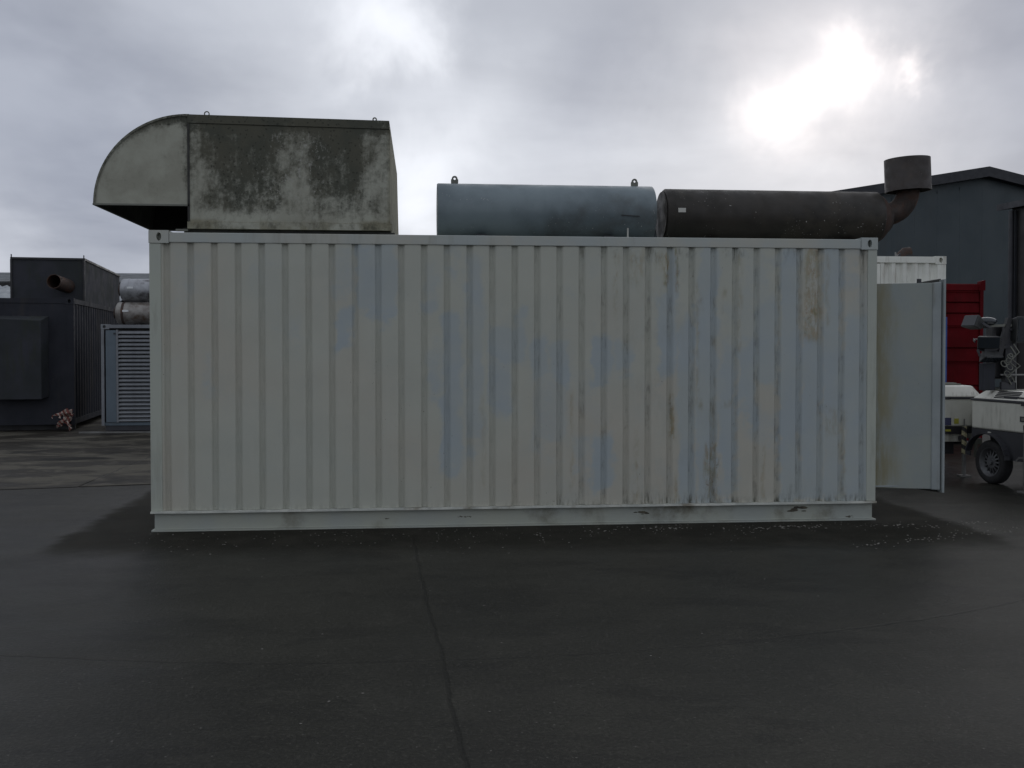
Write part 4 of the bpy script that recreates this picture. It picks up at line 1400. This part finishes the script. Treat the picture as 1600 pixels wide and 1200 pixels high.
def flood(name, c, rx, rz, w, h, d):
    """floodlight: housing, glass face, yoke"""
    R_ = Matrix.Translation(c) @ Matrix.Rotation(rz, 4, 'Z') @ Matrix.Rotation(rx, 4, 'X')

    def tr(m_):
        m_.v = [tuple(R_ @ Vector(v)) for v in m_.v]
        return m_
    ho = tr(MB().hexa([(-w / 2, -d / 2, -h / 2), (w / 2, -d / 2, -h / 2), (w * .38, d / 2, -h * .36), (-w * .38, d / 2, -h * .36),
                       (-w / 2, -d / 2, h / 2), (w / 2, -d / 2, h / 2), (w * .38, d / 2, h * .36), (-w * .38, d / 2, h * .36)])).build('floodlight', M['lamp_house'], t2, bevel=.012)
    tr(MB().box(-w * .44, w * .44, -d / 2 - .006, -d / 2 - .001, -h * .42, h * .42)).build('lamp_glass', M['glass'], ho)
    yk = MB().bar((-w / 2 - .015, 0, 0), (-w / 2 - .015, d * .9, 0), .012, .03).bar((w / 2 + .015, 0, 0), (w / 2 + .015, d * .9, 0), .012, .03).bar((-w / 2 - .015, d * .9, 0), (w / 2 + .015, d * .9, 0), .03, .012)
    tr(yk).build('yoke', M['charc'], ho)
    return ho


# camera at (-1.05,-9.67): light heads spread over picture height 490..600
flood('a', wp(-.34, .84), rad(-25), rad(-75), .24, .16, .14)
flood('b', wp(-.15, .61), rad(15), rad(-20), .27, .16, .12)
flood('c', wp(.24, .76), rad(4), rad(25), .22, .34, .12)
flood('d', wp(-.12, .43), rad(60), rad(10), .27, .15, .10)
# dark domed lamp with glints
dl = MB()
cc = wp(-.17, .86)
vs = []; fs = []
for i in range(9):
    ph = PI * i / 8
    for k in range(24):
        a = 2 * PI * k / 24
        vs.append((cc.x + .135 * math.sin(ph) * math.cos(a), cc.y + .08 * math.sin(ph) * math.sin(a), cc.z + .055 * math.cos(ph)))
for i in range(8):
    for k in range(24):
        fs.append((i * 24 + k, i * 24 + (k + 1) % 24, (i + 1) * 24 + (k + 1) % 24, (i + 1) * 24 + k))
dl.add(vs, fs, True)
dl.build('domed_lamp', M['glass'], t2)
ms = MB().box(6.20 + .08, 6.20 + .17, MY, MY + .09, 1.16, 2.0)
ms.build('mast', M['charc'], t2)
MB().box(6.20 - .20, 6.20 - .04, MY + .02, MY + .12, 1.16, 1.50).build('control_box', M['navy_hood'], t2, bevel=.01)
MB().box(6.20 + .0, 6.20 + .20, MY - .05, MY - .002, 1.165, 1.27).build('winch_box', M['charc'], t2, bevel=.008)
MB().bar(wp(-.02, .20, MY - .06), wp(.42, .20, MY - .06), .018).build('crossbar', M['galv'], t2)
MB().bar(wp(.19, .02, MY - .04), wp(.19, .27, MY - .04), .02).build('upright', M['galv'], t2)
MB().bar(wp(-.30, .80), wp(.30, .82), .035, .03).build('lamp_bar', M['lug'], t2)
MB().bar(wp(-.20, .50), wp(.20, .56), .035, .03).build('lamp_bar', M['charc'], t2)
MB().bar(wp(-.02, .40), wp(.12, .90), .06).build('mast_section', M['black'], t2)
MB().box(6.20 - .16, 6.20 + .06, MY + .0, MY + .14, 1.60, 1.74).build('gearbox', M['black'], t2, bevel=.02)
wc_ = MB()
random.seed(11)
for k in range(7):
    p = wp(random.uniform(-.02, .16), random.uniform(.16, .50), MY - .08 + random.uniform(-.02, .02))
    r = random.uniform(.02, .04)
    n_ = 12
    ax = random.choice((0, 1))
    ps = []
    for j in range(n_ + 1):
        a = 2 * PI * j / n_
        ps.append(p + (Vector((r * math.cos(a), 0, r * math.sin(a))) if ax else Vector((r * math.cos(a), r * .6 * math.sin(a), r * math.sin(a)))))
    wc_.tube(ps, .006, 6, caps=False)
pts = [wp(.10, .55, MY - .07), wp(.16, .45, MY - .09), wp(.08, .36, MY - .08), wp(.17, .28, MY - .1), wp(.05, .18, MY - .08), wp(.12, .08, MY - .06)]
wc_.tube(pts, .010, 6)
wc_.tube([p + Vector((.035, -.01, .03)) for p in pts], .008, 6)
wc_.build('cable_bundle', M['lug'], t2)
MB().box(6.20 - .02, 6.20 + .30, MY + .10, MY + .30, 1.30, 1.98).build('generator_cowl', M['black'], t2, bevel=.03)
# the canopy clutter behind the ridge
MB().box(6.18, 6.50, 2.30, 2.58, 1.150, 1.175).build('mast_plate', M['lug'], t2)

# ------------------------------------------------------------------ small debris along the container
db = MB()
random.seed(3)


def chip(x, y, r, h):
    n = random.randint(4, 6); a0 = random.uniform(0, 6)
    ps = [(x + r * random.uniform(.5, 1.2) * math.cos(a0 + 2 * PI * k / n) * 1.3, y + r * random.uniform(.5, 1.2) * math.sin(a0 + 2 * PI * k / n)) for k in range(n)]
    vs = [(p[0], p[1], .001) for p in ps] + [(x + (p[0] - x) * .6, y + (p[1] - y) * .6, h) for p in ps]
    db.add(vs, [tuple(range(n, 2 * n))] + [(k, (k + 1) % n, n + (k + 1) % n, n + k) for k in range(n)])


for _ in range(260):
    x = random.uniform(-3.6, 4.2); y = -.12 - abs(random.gauss(0, .5))
    if x > .3: y = -.10 - abs(random.gauss(.25, .22))
    chip(x, y, random.uniform(.002, .008), random.uniform(.002, .005))
for cxx, cyy, cnt in ((2.6, -.32, 26), (2.2, -.36, 14), (1.3, -.28, 22), (3.6, -.35, 22), (.9, -.3, 14), (4.3, -.25, 14)):
    for _ in range(cnt):
        chip(cxx + random.gauss(0, .16), cyy + random.gauss(0, .05), random.uniform(.004, .013), random.uniform(.003, .006))
for k in range(70):
    q = random.random()
    chip(2.7 + q * 2.0 + random.gauss(0, .1), -1.30 + q * .75 + random.gauss(0, .07), random.uniform(.004, .012), random.uniform(.003, .006))
for _ in range(90):
    chip(random.uniform(-5, 5), random.uniform(-5.5, -.4), random.uniform(.002, .007), .003)
o = db.build('debris', M['chip'])
tag(o, 'pale grit and paint flakes scattered on the asphalt along the grey container', kind='stuff')
